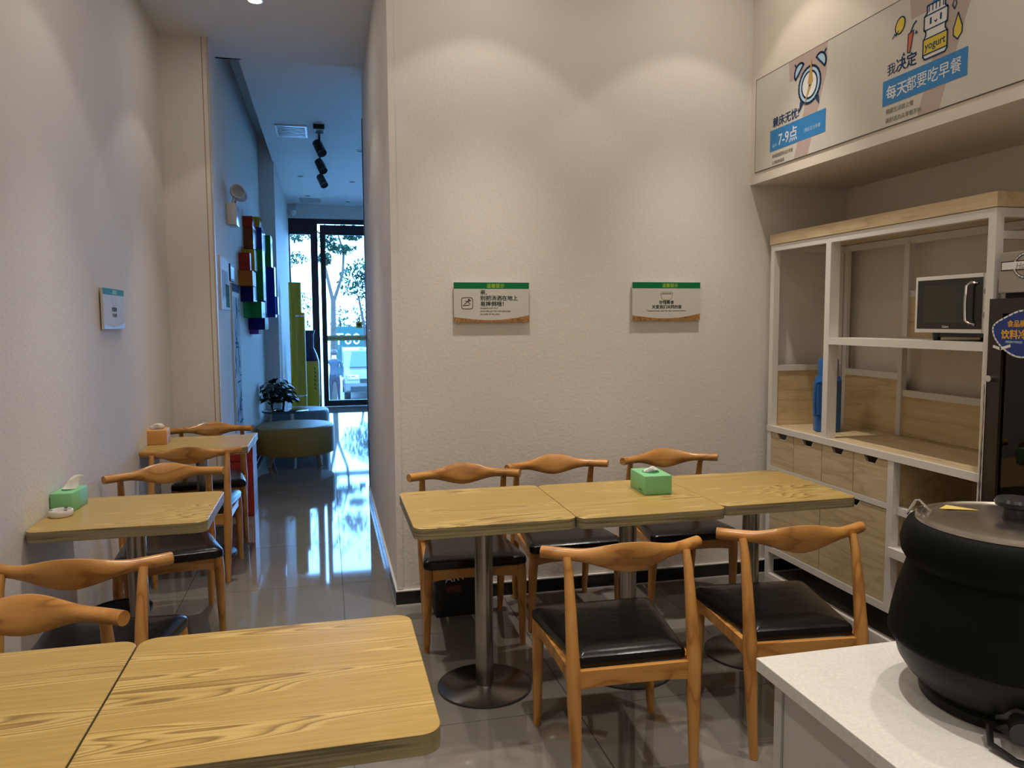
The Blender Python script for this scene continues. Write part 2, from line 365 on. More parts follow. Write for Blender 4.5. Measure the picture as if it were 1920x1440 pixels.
# entrance: bulkhead, dark frames and panes
struct('wall_bulkhead', B(XL-.15, XHR+.15, YD, YD+.2, 3.27, CZ), HALLW)
struct('wall_front_left', B(XL-.15, -0.585, YD, YD+.2, 0, 3.27), HALLW)
w1 = struct('window_1', B(-0.585, -0.105, YD+.02, YD+.10, 3.00, 3.27), FRAME)
struct('mullion', B(-0.225, -0.105, YD, YD+.10, 0, 3.00), FRAME, parent=w1)
struct('bottom_rail', B(-0.585, -0.225, YD+.02, YD+.10, 0, 0.11), FRAME, parent=w1)
struct('side_jamb', B(-0.585, -0.565, YD+.02, YD+.10, 0.11, 3.00), FRAME, parent=w1)
struct('pane', B(-0.565, -0.225, YD+.055, YD+.065, 0.11, 3.00), PANE, parent=w1)
def door_leaf(n, x0, x1):
    d = struct('door_%d' % n, B(x0, x1, YD+.03, YD+.09, 3.00, 3.17), FRAME)
    struct('stile', B(x0, x0+.085, YD+.03, YD+.09, 0.012, 3.00), FRAME, parent=d)
    struct('stile', B(x1-.075, x1, YD+.03, YD+.09, 0.012, 3.00), FRAME, parent=d)
    struct('bottom_rail', B(x0+.085, x1-.075, YD+.03, YD+.09, 0.012, 0.115), FRAME, parent=d)
    struct('pane', B(x0+.085, x1-.075, YD+.055, YD+.065, 0.115, 3.00), PANE, parent=d)
    return d
d1 = door_leaf(1, -0.065, 0.785); d2 = door_leaf(2, 0.80, 1.65)  # second leaf is out of view, added to let in daylight
struct('window_2', B(-0.105, XHR, YD+.02, YD+.10, 3.185, 3.27), FRAME, 'dark frame head above the doors')
w3 = struct('window_unseen', B(1.66, XHR, YD+.02, YD+.10, 3.00, 3.185), FRAME)  # unseen glazing, added to widen the opening for daylight
struct('mullion', B(1.66, 1.76, YD, YD+.10, 0, 3.00), FRAME, parent=w3)
struct('bottom_rail', B(1.76, XHR, YD+.02, YD+.10, 0, 0.11), FRAME, parent=w3)
struct('pane', B(1.76, XHR, YD+.055, YD+.065, 0.11, 3.00), PANE, parent=w3)
struct('trim_3', B(-0.585, XHR, YD-.02, YD+.12, 0.0, 0.006), WHITECAULK, 'pale threshold strip')
# stickers on the door glass
FD = Face((0, YD+.054, 0), (1, 0, 0), (0, 0, 1))
t = obj('decal_strip', FD.rect(NB(), -0.005, 0.70, 1.165, 1.255, 0), DECAL, loc=(0.35, YD+.054, 1.21))
tag(t, 'pale yellow strip sticker across the glass of the entrance door', 'sticker')
mk = NB(); random.seed(3); u = 0.03
while u < 0.66:
    wd = random.uniform(.008, .03); FD.rect(mk, u, u+wd, 1.195, 1.195+random.uniform(.018, .032), .0006); u += wd + random.uniform(.006, .02)
obj('printed_marks', mk, PRED, t)
t = obj('square_sticker', FD.rect(NB(), 0.515, 0.625, 1.385, 1.495, 0), PYEL, loc=(0.57, YD+.054, 1.44))
tag(t, 'small square yellow sticker with dark dot on entrance door glass', 'sticker')
obj('dark_dot', FD.poly(NB(), FD.ell(0.57, 1.44, .032, .032, 16), .0006), BRINK, t)

# ------------------------------------------------------------------ ceiling downlights (warm spots that scallop the walls)
def downlight(x, y, lit, label, r=0.055):
    t = thing('downlight', label, 'ceiling light', (x, y, CZ), group='recessed downlights' if lit else 'unlit hall downlights')
    obj('trim_ring', lathe(NB(), [(r*.72, -.001), (r*.78, -.006), (r, -.004), (r, 0)], 0, 0, 28), WHITEP, t, True, local=True)
    obj('lamp_face', lathe(NB(), [(r*.74, -.0042), (r*.70, -.0032)], 0, 0, 24), LAMPGLOW if lit else DARK, t, local=True)
    if lit:
        l = bpy.data.lights.new('downlight_beam', 'SPOT'); l.energy = LAMP_W; l.color = LAMP_COL
        l.spot_size = math.radians(60); l.spot_blend = 1.0; l.shadow_soft_size = 0.035
        k = bpy.data.lights.new('downlight_spill', 'SPOT'); k.energy = LAMP_SPILL_W; k.color = LAMP_COL
        k.spot_size = math.radians(93); k.spot_blend = 0.20; k.shadow_soft_size = 0.035
        o = bpy.data.objects.new('downlight_spill', k); COL.objects.link(o); o.parent = t; o.location = (0, 0, -.012)
        o = bpy.data.objects.new('downlight_beam', l); COL.objects.link(o); o.parent = t; o.location = (0, 0, -.012)
        l = bpy.data.lights.new('downlight_glow', 'AREA'); l.shape = 'DISK'; l.size = .10; l.energy = LAMP_GLOW_W; l.color = LAMP_COL
        o = bpy.data.objects.new('downlight_glow', l); COL.objects.link(o); o.parent = t; o.location = (0, 0, -.014)
    return t
lit = [(-0.378, 5.22, 'lit downlight in the ceiling at the mouth of the corridor')]
rows = {3.48: 'in the row nearest the facing wall', 1.78: 'in the row above the front tables', 0.06: 'in the row above the camera', -1.66: 'in the row nearest the back wall'}
for yy, rl in rows.items():
    for xx, cl in ((-0.378, 'left'), (0.80, 'middle'), (1.95, 'right')): lit.append((xx, yy, 'lit downlight, %s one %s' % (cl, rl)))
for x, y, l in lit: downlight(x, y, True, l)
for x, y, l in ((0.447, 9.43, 'unlit downlight in hall ceiling, nearest on the right'), (0.417, 11.5, 'unlit downlight in hall ceiling, second on the right'),
                (0.41, 13.4, 'unlit downlight in hall ceiling, right of the far vent'), (-0.29, 11.2, 'unlit downlight in hall ceiling left of the spotlight track'),
                (-0.233, 12.9, 'unlit downlight in hall ceiling just before the far vent')):
    downlight(x, y, False, l, 0.06)

# ------------------------------------------------------------------ dining chairs
def rail_bm():
    bm = NB(); rings = []; n = 14; NT = 30
    for i in range(NT+1):
        t = -1 + 2*i/NT; a = abs(t)
        s = min(1, a/.66); bell = .5 + .5*math.cos(PI*s)
        h = .0205 + .0325*bell; w = .0205 - .007*bell
        x = .273*t; y = -.197 + .098*a**1.8; zc = .744 - .003*bell + .004*a
        tx, ty = .273, .098*1.8*(a**.8)*(1 if t > 0 else -1)
        L = math.hypot(tx, ty); nx, ny = -ty/L, tx/L
        if i in (0, NT): h *= .97; w *= .97
        ring = []
        for k in range(n):
            c, q = math.cos(2*PI*k/n), math.sin(2*PI*k/n); dz = h*q; o = w*c - dz*.22*bell
            ring.append((x + nx*o, y + ny*o, zc + dz))
        rings.append(ring)
    return loft(bm, rings)
def seat_bm():
    def outline(ins, z, dome=0.0):
        pts = rr_trap(.183-ins, .240-ins, -.222+ins, .243-ins, .035)
        return [(x, y, z + dome*(1-(x/.24)**2)) for x, y in pts]
    bm = NB()
    return loft(bm, [outline(.012, .392), outline(.002, .400), outline(0, .415), outline(.003, .430), outline(.016, .441), outline(.05, .446), outline(.11, .446), outline(.155, .4455)])
def rr_trap(wr, wf, y0, y1, r):
    rr = (r, r, .014, .014)
    c = [(wf, y1), (-wf, y1), (-wr, y0), (wr, y0)]; out = []
    for i in range(4):
        p = Vector(c[i]); r = rr[i]; a = (Vector(c[i-1])-p).normalized(); b = (Vector(c[(i+1) % 4])-p).normalized()
        for k in range(6):
            t = k/5; q = (p+a*r)*(1-t)**2 + p*2*t*(1-t) + (p+b*r)*t*t; out.append((q.x, q.y))
    return out
def apron_bm(p, q, z0, z1, th, arch):
    p, q = Vector((*p, 0)), Vector((*q, 0)); d = (q-p).normalized(); nn = Vector((-d.y, d.x, 0))*th/2; bm = NB(); n = 10; rings = []
    for i in range(n+1):
        t = i/n; c = p.lerp(q, t); zb = z0 + arch*(1-(2*t-1)**4)
        rings.append([c+nn+Vector((0, 0, zb)), c-nn+Vector((0, 0, zb)), c-nn+Vector((0, 0, z1)), c+nn+Vector((0, 0, z1))])
    return loft(bm, rings)
def make_chair(label, x, y, rot):
    t = thing('dining_chair', label, 'chair', (x, y, 0), rot, 'wooden dining chairs with black seats')
    obj('backrest', rail_bm(), CHAIRW, t, True, local=True)
    obj('seat', seat_bm(), LEATHER, t, True, local=True)
    for s in (-1, 1):
        obj('front_leg', tube(NB(), [(s*.225, .187, 0), (s*.222, .192, .05), (s*.217, .205, .30), (s*.213, .212, .36), (s*.213, .212, .402)], [.0135, .0155, .0225, .0235, .021], 12), CHAIRV, t, True, local=True)
        obj('rear_leg', tube(NB(), [(s*.196, -.262, 0), (s*.197, -.258, .05), (s*.202, -.238, .30), (s*.204, -.232, .40), (s*.204, -.226, .455), (s*.204, -.205, .58), (s*.204, -.178, .70), (s*.204, -.160, .742)],
                             [.0135, .0155, .0235, .0245, .0215, .019, .015, .014], 12), CHAIRV, t, True, local=True)
    obj('front_apron', apron_bm((-.20, .212), (.20, .212), .335, .392, .020, .012), CHAIRW, t, local=True)
    obj('rear_apron', apron_bm((-.19, -.232), (.19, -.232), .335, .396, .020, .008), CHAIRW, t, local=True)
    for s in (-1, 1): obj('side_apron', apron_bm((s*.203, -.225), (s*.213, .205), .335, .394, .020, .018), CHAIRV, t, local=True)
    return t
R = math.radians
chairs = [
 (0.945, 2.475, -2.3, 'wooden chair with back to us at the long table, nearest the middle of the picture'),
 (1.610, 2.511, -6.1, 'wooden chair with back to us at the long table, between table and soup kettle'),
 (0.639, 3.580, 177.6, 'wooden chair against the facing wall with the black box stowed beneath its seat'),
 (1.154, 3.700, 179.5, 'wooden chair against the facing wall, behind the long table, middle one of three'),
 (1.790, 3.715, 177.6, 'wooden chair against the facing wall right behind the green tissue box'),
 (-0.775, 3.985, 191.0, 'wooden chair facing us behind the wall table with green tissue box and ashtray'),
 (-0.768, 2.741, -3.8, 'wooden chair with back to us in front of the wall table with ashtray'),
 (-0.801, 2.020, 177.2, 'wooden chair facing us tucked under the front table, cut by the left picture edge'),
 (-0.786, 4.897, 0.2, 'wooden chair with back to us before the far wall table with orange tissue box'),
 (-0.800, 5.640, 183.4, 'farthest wooden chair, behind the far wall table beside the red cabinet'),
]
c0 = None
for x, y, r, l in chairs:
    if c0 is None: c0 = make_chair(l, x, y, R(r))
    else: dup(c0, l, (x, y, 0), R(r))

# ------------------------------------------------------------------ pedestal tables (each its own size)
TH = 0.752
def make_table(x0, x1, y0, y1, bx, by, label, group):
    t = thing('dining_table', label, 'table', (bx, by, 0), 0, group)
    cx, cy = (x0+x1)/2-bx, (y0+y1)/2-by; hx, hy = (x1-x0)/2-.0012, (y1-y0)/2
    out = rrect(cx-hx, cx+hx, cy-hy, cy+hy, .040, 7); inn = rrect(cx-hx+.0015, cx+hx-.0015, cy-hy+.0015, cy+hy-.0015, .0395, 7)
    obj('tabletop', loft(NB(), [[(a, b, TH-.0022) for a, b in out], [(a, b, TH-.0012) for a, b in out], [(a, b, TH) for a, b in inn]]), TABLE, t, local=True)
    obj('edge_band', loft(NB(), [[(a, b, TH-.042) for a, b in inn], [(a, b, TH-.0412) for a, b in out], [(a, b, TH-.0022) for a, b in out]]), EDGE, t, local=True)
    obj('column', lathe(NB(), [(.037, .009), (.037, TH-.046)], 0, 0, 32), STEEL, t, True, local=True)
    obj('top_plate', B(-.15, .15, -.15, .15, TH-.046, TH-.042), DKSTEEL, t, local=True)
    bp = obj('base_plate', lathe(NB(), [(.190, .004), (.190, .008), (.188, .0092), (.05, .0096), (.042, .014)], 0, 0, 56), PLATE, t, True, local=True)
    obj('rim', lathe(NB(), [(.187, 0), (.194, 0), (.194, .0085), (.1905, .0085)], 0, 0, 56), DKSTEEL, bp, True, local=True)
    return t
GA = 'tables joined into the long row'
make_table(0.291, 0.914, 2.747, 3.370, 0.60, 3.02, 'pedestal table at the corridor end of the long row by the facing wall', GA)
make_table(0.914, 1.538, 2.738, 3.355, 1.226, 3.02, 'middle pedestal table of the long row, carrying the green tissue box', GA)
make_table(1.538, 2.165, 2.775, 3.390, 1.82, 3.04, 'pedestal table of the long row nearest the shelf unit', GA)
make_table(-1.083, -0.458, 3.062, 3.617, -0.77, 3.34, 'pedestal table against left wall with green tissue box and ashtray', 'tables along the left wall')
make_table(-1.083, -0.478, 4.858, 5.409, -0.80, 5.25, 'far pedestal table against left wall with orange tissue box', 'tables along the left wall')
make_table(-0.4475, 0.1914, 1.354, 1.945, -0.13, 1.65, 'front pedestal table with bold grain filling the bottom of the picture', 'tables in the front row')
make_table(-1.083, -0.4495, 1.350, 1.940, -0.77, 1.65, 'front pedestal table cut off by the bottom left corner', 'tables in the front row')

# ------------------------------------------------------------------ things on the tables
def tissue_box(label, cx, cy, w, d, h, rot, mat, z, slot, tissue, group='tissue boxes'):
    t = thing('tissue_box', label, 'tissue box', (cx, cy, z), rot, group)
    bx = obj('box', B(-w/2, w/2, -d/2, d/2, 0, h, bev=.005), mat, t, True, local=True)
    obj('slot', loft(NB(), [[(w*.30*math.cos(a), d*.22*math.sin(a), h+q) for a in [2*PI*k/20 for k in range(20)]] for q in (.0002, .0008)]), slot, t, local=True)
    bm = NB(); rings = []; n = 18
    for i, (r, zz, dx, dy) in enumerate(tissue):
        rings.append([((r*(1+.35*math.sin(3*a+i)*.6))*math.cos(a)+dx, r*.35*(1+.5*math.cos(2*a+i))*math.sin(a)+dy, h+zz) for a in [2*PI*k/n for k in range(n)]])
    obj('tissue', loft(bm, rings), PAPER, t, True, local=True); return t
tb = tissue_box('green tissue box with tissue barely showing on the long table', 1.375, 3.125, .125, .185, .083, R(-3), GREENBOX, TH, GREENDK,
    [(.030, .0005, 0, 0), (.030, .008, 0, 0), (.018, .016, .003, 0), (.006, .024, .008, 0)])
f = Face((1.375, 3.125, TH), (math.cos(R(-3)), math.sin(R(-3)), 0), (0, 0, 1))
mk = NB()
for k in range(5): box(mk, -.0632, -.0628, -.030-.008*k, -.025-.008*k, .012+(k % 2)*.004, .018+(k % 2)*.004)
obj('printed_marks', mk, GREENDK, tb, local=True)
tissue_box('green tissue box with a tall tissue on the wall table beside ashtray', -1.036, 3.437, .085, .160, .078, R(-4), GREENBOX, TH, GREENDK,
    [(.026, .0005, 0, 0), (.026, .012, .004, .01), (.020, .030, .012, .012), (.016, .045, .022, .014), (.012, .054, .034, .016), (.006, .050, .046, .016)])
t = tissue_box('orange tissue box with crumpled tissue on the far wall table', -1.040, 5.17, .125, .150, .090, R(3), ORANGEBOX, TH, BRINK,
    [(.036, .0005, -.005, 0), (.040, .015, -.005, 0), (.026, .030, 0, 0), (.010, .034, .01, 0)])
obj('white_label', B(.0626, .0632, -.070, -.030, .002, .055), SIGNW, t, local=True)['label'] = 'white printed label'
t = thing('ashtray', 'round white ceramic ashtray on the wall table before green tissue box', 'ashtray', (-1.027, 3.300, TH))
obj('bowl', lathe(NB(), [(.030, 0), (.040, .001), (.0435, .006), (.0435, .022), (.041, .026), (.036, .026), (.034, .022), (.032, .008), (.010, .006)], 0, 0, 36), CERAMIC, t, True, local=True)
for a in (75, 195, 315): obj('notch', B(.034*math.cos(R(a))-.006, .034*math.cos(R(a))+.006, .034*math.sin(R(a))-.006, .034*math.sin(R(a))+.006, .0255, .0265), DKLINE, t, local=True)

# ------------------------------------------------------------------ floor clutter
t = thing('waste_bin', 'black plastic waste bin on floor under the near wall table', 'bin', (-.905, 3.592, 0))
obj('bucket', lathe(NB(), [(.078, 0), (.085, .004), (.122, .255), (.118, .255), (.082, .012), (.02, .010)], 0, 0, 36), BINP, t, True, local=True)
obj('rim', lathe(NB(), [(.119, .247), (.129, .247), (.129, .262), (.119, .262)], 0, 0, 36, cap=False), BINP, t, True, local=True)
t = thing('cardboard_box', 'black box printed ART on the floor under chair by facing wall', 'box', (.64, 3.88, 0))
obj('carton', B(-.135, .135, -.085, .085, 0, .235, bev=.004), BAG, t, True, local=True)
FA = Face((.64, 3.88-.0855, 0), (1, 0, 0), (0, 0, 1))
text('lettering', 'ART', .058, FA, -.085, .178, 0, PWHITE, t, .01, rot=R(7))
obj('red_tag', FA.rect(NB(), -.078, -.005, .125, .16, 0), BRINK, t)
for q in (-1, 1): obj('flap', B(min(q*.134, q*.004), max(q*.134, q*.004), -.083, .083, .235, .238), BAG, t, local=True)

# ------------------------------------------------------------------ wall notices
def notice(name, label, face, w, h, th, group):
    c = face.p(w/2, h/2, 0); t = thing('wall_notice', label, 'sign', c, 0, group)
    b = NB(); face.rect(b, 0, w, 0, h, 0.008, th); obj('board', b, SIGNW, t)
    s = NB()
    for u in (w*.2, w*.8): face.rect(s, u-.01, u+.01, h*.4, h*.6, 0, .008)
    obj('standoff', s, WHITECAULK, t)
    w0 = .008 + th
    obj('header_band', face.rect(NB(), 0, w, h*.845, h, w0), SIGNG, t)
    n = 16; crv = [(w*k/n, h*(.135 - .075*math.sin(PI*k/n)*(1 + .35*k/n) + .045*(k/n)**3)) for k in range(n+1)]
    obj('wheat_band', face.poly(NB(), [(0, 0), (w, 0)] + crv[::-1], w0), WHEAT, t)
    text('header_lettering', '温馨提示', h*.115, face, w*.55, h*.875, w0+.0005, LIME, t, .012, 'CENTER')
    return t, w0
F1 = Face((0.650, YW, 1.494), (1, 0, 0), (0, 0, 1)); W1_, H1_ = .404, .208
t, w0 = notice('n', 'wide white notice with green band warning of spilled soup, left one on facing wall', F1, W1_, H1_, .010, 'notices on the facing wall')
for k, (s, z) in enumerate((('亲,', .690), ('别把汤洒在地上', .545), ('易摔倒哦！', .400))):
    text('lettering', s, .0275, F1, W1_*.345, H1_*z+.003, w0, INK, t, .028, sx=1.06)
for k, s in enumerate(("PLEASE DON'T PUT", 'SOUP SPILLED ON THE GROUND', 'IN CASE OF FALLING')):
    text('small_lettering', s, .0105, F1, W1_*.345, H1_*(.335-.075*k), w0, INK, t, .02, sx=1.05)
ic = NB(); F1.line(ic, rrect(W1_*.10, W1_*.245, H1_*.34, H1_*.62, .010, 4), .0035, w0, True)
F1.line(ic, [(W1_*.115, H1_*.42), (W1_*.20, H1_*.43)], .004, w0); F1.line(ic, [(W1_*.135, H1_*.45), (W1_*.185, H1_*.53), (W1_*.225, H1_*.55)], .004, w0)
F1.line(ic, [(W1_*.15, H1_*.53), (W1_*.185, H1_*.525), (W1_*.21, H1_*.45)], .004, w0); F1.poly(ic, F1.ell(W1_*.197, H1_*.565, .006, .006, 12), w0)
obj('slip_icon', ic, BRINK, t)
F2 = Face((1.642, YW, 1.498), (1, 0, 0), (0, 0, 1)); W2_, H2_ = .406, .210
t, w0 = notice('n', 'wide white notice with green band and bowl picture, right one on facing wall', F2, W2_, H2_, .010, 'notices on the facing wall')
text('lettering', '珍惜粮食', .0225, F2, W2_*.5, H2_*.435, w0, INK, t, .03, 'CENTER')
text('lettering', '关爱我们共同的家', .0225, F2, W2_*.505, H2_*.315, w0, INK, t, .03, 'CENTER')
text('small_lettering', 'Treasure food, care for our common home.', .0118, F2, W2_*.50, H2_*.235, w0, INK, t, .02, 'CENTER', sx=1.12)
ic = NB(); F2.line(ic, [(W2_*.5+.036*math.cos(a), H2_*.70+.040*math.sin(a)) for a in [PI+PI*k/12 for k in range(13)]], .002, w0)
F2.line(ic, [(W2_*.41, H2_*.70), (W2_*.59, H2_*.70)], .002, w0); F2.line(ic, [(W2_*.46, H2_*.535), (W2_*.54, H2_*.535)], .003, w0)
for k in range(5): F2.line(ic, F2.ell(W2_*(.435+.033*k), H2_*.72, .008, .006, 10), .0015, w0, True)
obj('bowl_icon', ic, WHEAT, t)
FL = Face((XL, 4.195, 1.472), (0, 1, 0), (0, 0, 1)); WL_, HL_ = .405, .206
t, w0 = notice('n', 'white notice with green band alone on the left wall above the tables', FL, WL_, HL_, .012, None)
text('lettering', '珍惜粮食', .026, FL, WL_*.5, HL_*.44, w0, INK, t, .03, 'CENTER')
text('lettering', '节约用餐', .022, FL, WL_*.5, HL_*.30, w0, INK, t, .02, 'CENTER')
obj('bowl_icon', FL.line(NB(), [(WL_*.5+.032*math.cos(a), HL_*.72+.030*math.sin(a)) for a in [PI+PI*k/10 for k in range(11)]], .002, w0), WHEAT, t)
t = thing('wall_switch', 'small white double switch on corridor wall beyond the corner', 'switch', (XC, 6.18, 1.39))
FSW = Face((XC, 6.22, 1.35), (0, -1, 0), (0, 0, 1))
obj('plate', FSW.rect(NB(), 0, .086, 0, .086, 0, .008), CERAMIC, t)
for u in (.008, .046): obj('rocker', FSW.rect(NB(), u, u+.032, .012, .074, .008, .004), WHITEP, t)

# ------------------------------------------------------------------ breakfast poster on the soffit
FP = Face((XS, 3.961, 0), (0, -1, 0), (0, 0, 1)); pz0, pz1, PW = 2.318, 2.817, 2.6
t = thing('wall_poster', 'long beige breakfast poster on the bulkhead above the shelf unit', 'poster', (XS, 3.961-PW/2, pz0))
obj('poster_board', FP.rect(NB(), 0, PW, pz0, pz1, 0, .004), POSTER, t)
bl = NB()
for a in ((0, PW, pz0-.003, pz0), (0, PW, pz1, pz1+.003)): FP.rect(bl, *a, 0, .0046)
FP.rect(bl, -.003, 0, pz0-.003, pz1+.003, 0, .0046); obj('joint_line', bl, DKLINE, t)
w = .004
def U(y): return 3.961 - y
for off in (0.0, 0.851):
    sv = NB(); FP.poly(sv, [(U(3.654)+off, 2.817), (U(3.336)+off, 2.817), (U(3.336)+off, 2.69), (U(3.476)+off, 2.318), (U(3.589)+off, 2.318), (U(3.452)+off, 2.72), (U(3.64)+off, 2.715)], w); obj('pink_numeral', sv, PINK, t)
for a in ((3.812, 3.336, 2.398, 2.508), (2.944, 2.490, 2.407, 2.512)): obj('blue_banner', FP.rect(NB(), U(a[0]), U(a[1]), a[2], a[3], w+.0006), BLUE, t)
text('lettering', '赖床无忧!', .056, FP, U(3.79), 2.524, w+.0008, NAVY, t, .022, sx=1.0)
text('lettering', '7-9点', .080, FP, U(3.735), 2.418, w+.0014, PWHITE, t, .012, sx=.93)
text('small_lettering', '最早', .020, FP, U(3.788), 2.416, w+.0014, PLBLUE, t)
text('small_lettering', '供应活力早餐', .022, FP, U(3.505), 2.432, w+.0014, PLBLUE, t)
text('small_lettering', '美味能量营养活力早餐', .021, FP, U(3.79), 2.362, w+.0008, PGREY, t, .005, sx=.9)
text('small_lettering', '让你精神满满', .021, FP, U(3.79), 2.328, w+.0008, PGREY, t, .005, sx=.9)
text('lettering', '我', .052, FP, U(2.922), 2.533, w+.0008, NAVY, t, .0)
text('lettering', '决定', .060, FP, U(2.870), 2.533, w+.0008, NAVY, t, .024)
text('lettering', '每天', .062, FP, U(2.922), 2.433, w+.0014, PWHITE, t, .020)
text('lettering', '都要吃早餐', .062, FP, U(2.805), 2.436, w+.0014, PWHITE, t, .004, sx=.93)
text('small_lettering', '健康生活就之餐', .023, FP, U(2.922), 2.372, w+.0008, PGREY, t, .005)
text('small_lettering', '美好活力从早餐开始', .023, FP, U(2.922), 2.334, w+.0008, PGREY, t, .005)
# alarm clock drawing
cu_, cv_ = U(3.470), 2.655
a1, a2, a3, a4 = NB(), NB(), NB(), NB()
FP.poly(a1, FP.ell(cu_, cv_, .088, .088, 28), w+.001); FP.poly(a2, FP.ell(cu_, cv_, .064, .066, 28), w+.0016)
FP.line(a3, FP.ell(cu_, cv_, .088, .088, 28), .011, w+.0020, True); FP.line(a3, FP.ell(cu_, cv_, .062, .064, 28), .009, w+.0020, True)
for s in (-1, 1):
    bx, by, aa = cu_+s*.085, cv_+.085, -s*R(42)
    e = [(bx+.044*math.cos(q)*math.cos(aa)-.040*math.sin(q)*math.sin(aa), by+.044*math.cos(q)*math.sin(aa)+.040*math.sin(q)*math.cos(aa)) for q in [PI*k/10 for k in range(11)]]
    FP.poly(a1, e, w+.001); FP.line(a3, e, .010, w+.0020, True)
    FP.poly(a3, [(cu_+s*.050, cv_-.080), (cu_+s*.075, cv_-.062), (cu_+s*.082, cv_-.115)], w+.002)
    FP.line(a3, [(bx+s*.030, by+.034), (bx+s*.040, by+.046)], .010, w+.002)
FP.poly(a4, [(cu_+.012, cv_+.118), (cu_-.012, cv_+.01), (cu_+.0, cv_-.012), (cu_+.028, cv_+.01)], w+.0026)
FP.poly(a4, [(cu_-.004, cv_), (cu_-.040, cv_-.095), (cu_+.018, cv_-.004)], w+.0026)
obj('clock_print', a1, PLBLUE, t); obj('clock_face_print', a2, PWHITE, t); obj('clock_outline_print', a3, NAVY, t); obj('clock_hands_print', a4, PGOLD, t)
# yogurt jar drawing
ju, jz = U(2.655), 2.530
J = [(-.052, 0), (.052, 0), (.062, .012), (.062, .075), (.050, .092), (.050, .105), (.060, .118), (.060, .165), (.046, .178), (.046, .205), (-.046, .205), (-.046, .178), (-.060, .165), (-.060, .118), (-.050, .105), (-.050, .092), (-.062, .075), (-.062, .012)]
jar = [(ju+a, jz+b) for a, b in J]
j1, j2, j3, j4 = NB(), NB(), NB(), NB()
FP.poly(j1, jar, w+.001); FP.poly(j2, [(ju-.062, jz+.018), (ju+.062, jz+.018), (ju+.062, jz+.078), (ju-.062, jz+.078)], w+.0016)
FP.poly(j4, [(ju-.020, jz+.205), (ju+.020, jz+.205), (ju+.016, jz+.232), (ju-.016, jz+.232)], w+.0016)
FP.line(j3, jar, .006, w+.0022, True)
for z in (.018, .078, .112, .168): FP.line(j3, [(ju-.060, jz+z), (ju+.060, jz+z)], .0045, w+.0022)
for k in range(5): FP.line(j3, [(ju-.036+.018*k, jz+.180), (ju-.036+.018*k, jz+.203)], .004, w+.0022)
for s in (-1, 1): FP.line(j3, [(ju+s*.026, jz+.132), (ju+s*.026, jz+.152)], .008, w+.0022)
FP.line(j3, [(ju-.006, jz+.136), (ju, jz+.130), (ju+.006, jz+.136)], .004, w+.0022)
obj('jar_print', j1, PWHITE, t); obj('jar_label_print', j2, PYEL, t); obj('jar_outline_print', j3, NAVY, t); obj('jar_spoon_print', j4, BLUE, t)
text('lettering', 'yogurt', .042, FP, ju, jz+.036, w+.0022, NAVY, t, .01, 'CENTER', sx=.95)
y1, y2, y3 = NB(), NB(), NB()
lem = FP.ell(U(2.851), 2.715, .026, .034, 14, R(-25)); FP.poly(y1, lem, w+.001); obj('lemon_print', y1, PYEL, t); y1 = NB(); FP.line(y3, lem, .005, w+.0016, True)
drp = [(U(2.543), 2.652), (U(2.522), 2.60), (U(2.522), 2.575), (U(2.543), 2.555), (U(2.564), 2.575), (U(2.564), 2.60)]; FP.poly(y1, drp, w+.001); FP.line(y3, drp, .005, w+.0016, True)
dr2 = [(U(2.562), 2.715), (U(2.552), 2.69), (U(2.562), 2.672), (U(2.573), 2.69)]; FP.line(y3, dr2, .004, w+.0016, True)
car = [(U(2.802), 2.662), (U(2.772), 2.668), (U(2.790), 2.586), (U(2.805), 2.590)]; FP.poly(y2, car, w+.001); FP.line(y3, car, .004, w+.0016, True)
FP.line(y3, [(U(2.79), 2.665), (U(2.775), 2.69), (U(2.76), 2.70)], .006, w+.0016); FP.line(y3, [(U(2.895), 2.675), (U(2.88), 2.69), (U(2.875), 2.68), (U(2.86), 2.695)], .004, w+.0016)
for a, b in ((2.758, 2.65), (2.825, 2.585)): FP.poly(y3, [(U(a)-.008, b), (U(a)+.008, b), (U(a), b+.014)], w+.0016)
obj('drop_print', y1, PYEL, t); obj('carrot_print', y2, PRED, t); obj('doodle_outline_print', y3, NAVY, t)

# ------------------------------------------------------------------ shelf unit in the recess
SX0, SX1, SY0, SY1 = 2.467, 2.950, 2.4423, 3.9513
t = thing('shelf_unit', 'white framed shelf unit with pale oak panels and drawers in the recess', 'shelf', (2.70, 3.20, 0))
su = t
bw = .036
def bar(n, *a): return obj(n, B(*a), WHITEP, su)
for x0 in (SX0, SX1-bw):
    bar('post', x0, x0+bw, SY1-bw+.012, SY1+.012, 0, 1.917); bar('post', x0, x0+bw, SY0, SY0+bw, 0, 1.917)
bar('divider_post', SX0, SX0+.055, 3.425, 3.465, .892, 1.882)
for y0 in (SY0, SY1-bw+.012): bar('top_rail', SX0+bw, SX1-bw, y0, y0+bw, 1.882, 1.917)
for x0 in (SX0, SX1-bw): bar('top_rail', x0, x0+bw, SY0+bw, SY1-bw+.012, 1.882, 1.917)
obj('top_board', B(SX0-.006, SX1+.004, SY0-.006, SY1+.018, 1.919, 1.976, bev=.001), OAK, su)
bar('middle_shelf', SX0-.002, SX1-bw, SY0+bw, 3.425, 1.372, 1.406)
bar('counter_edge', SX0-.004, SX0+.014, SY0, SY1+.012, .860, .8925)
obj('counter_board', B(SX0+.014, SX1-.002, SY0+.003, SY1+.010, .868, .892), OAK, su)
bar('drawer_rail', SX0, SX0+bw, 2.974, SY1-bw+.012, .634, .660)
bar('base_rail', SX0, SX0+bw, SY0+bw, SY1-bw+.012, .155, .190)
bar('floor_rail', SX0, SX0+bw, SY0+bw, SY1-bw+.012, 0, .028)
bar('cabinet_post', SX0, SX0+bw, 2.937, 2.974, .190, .860)
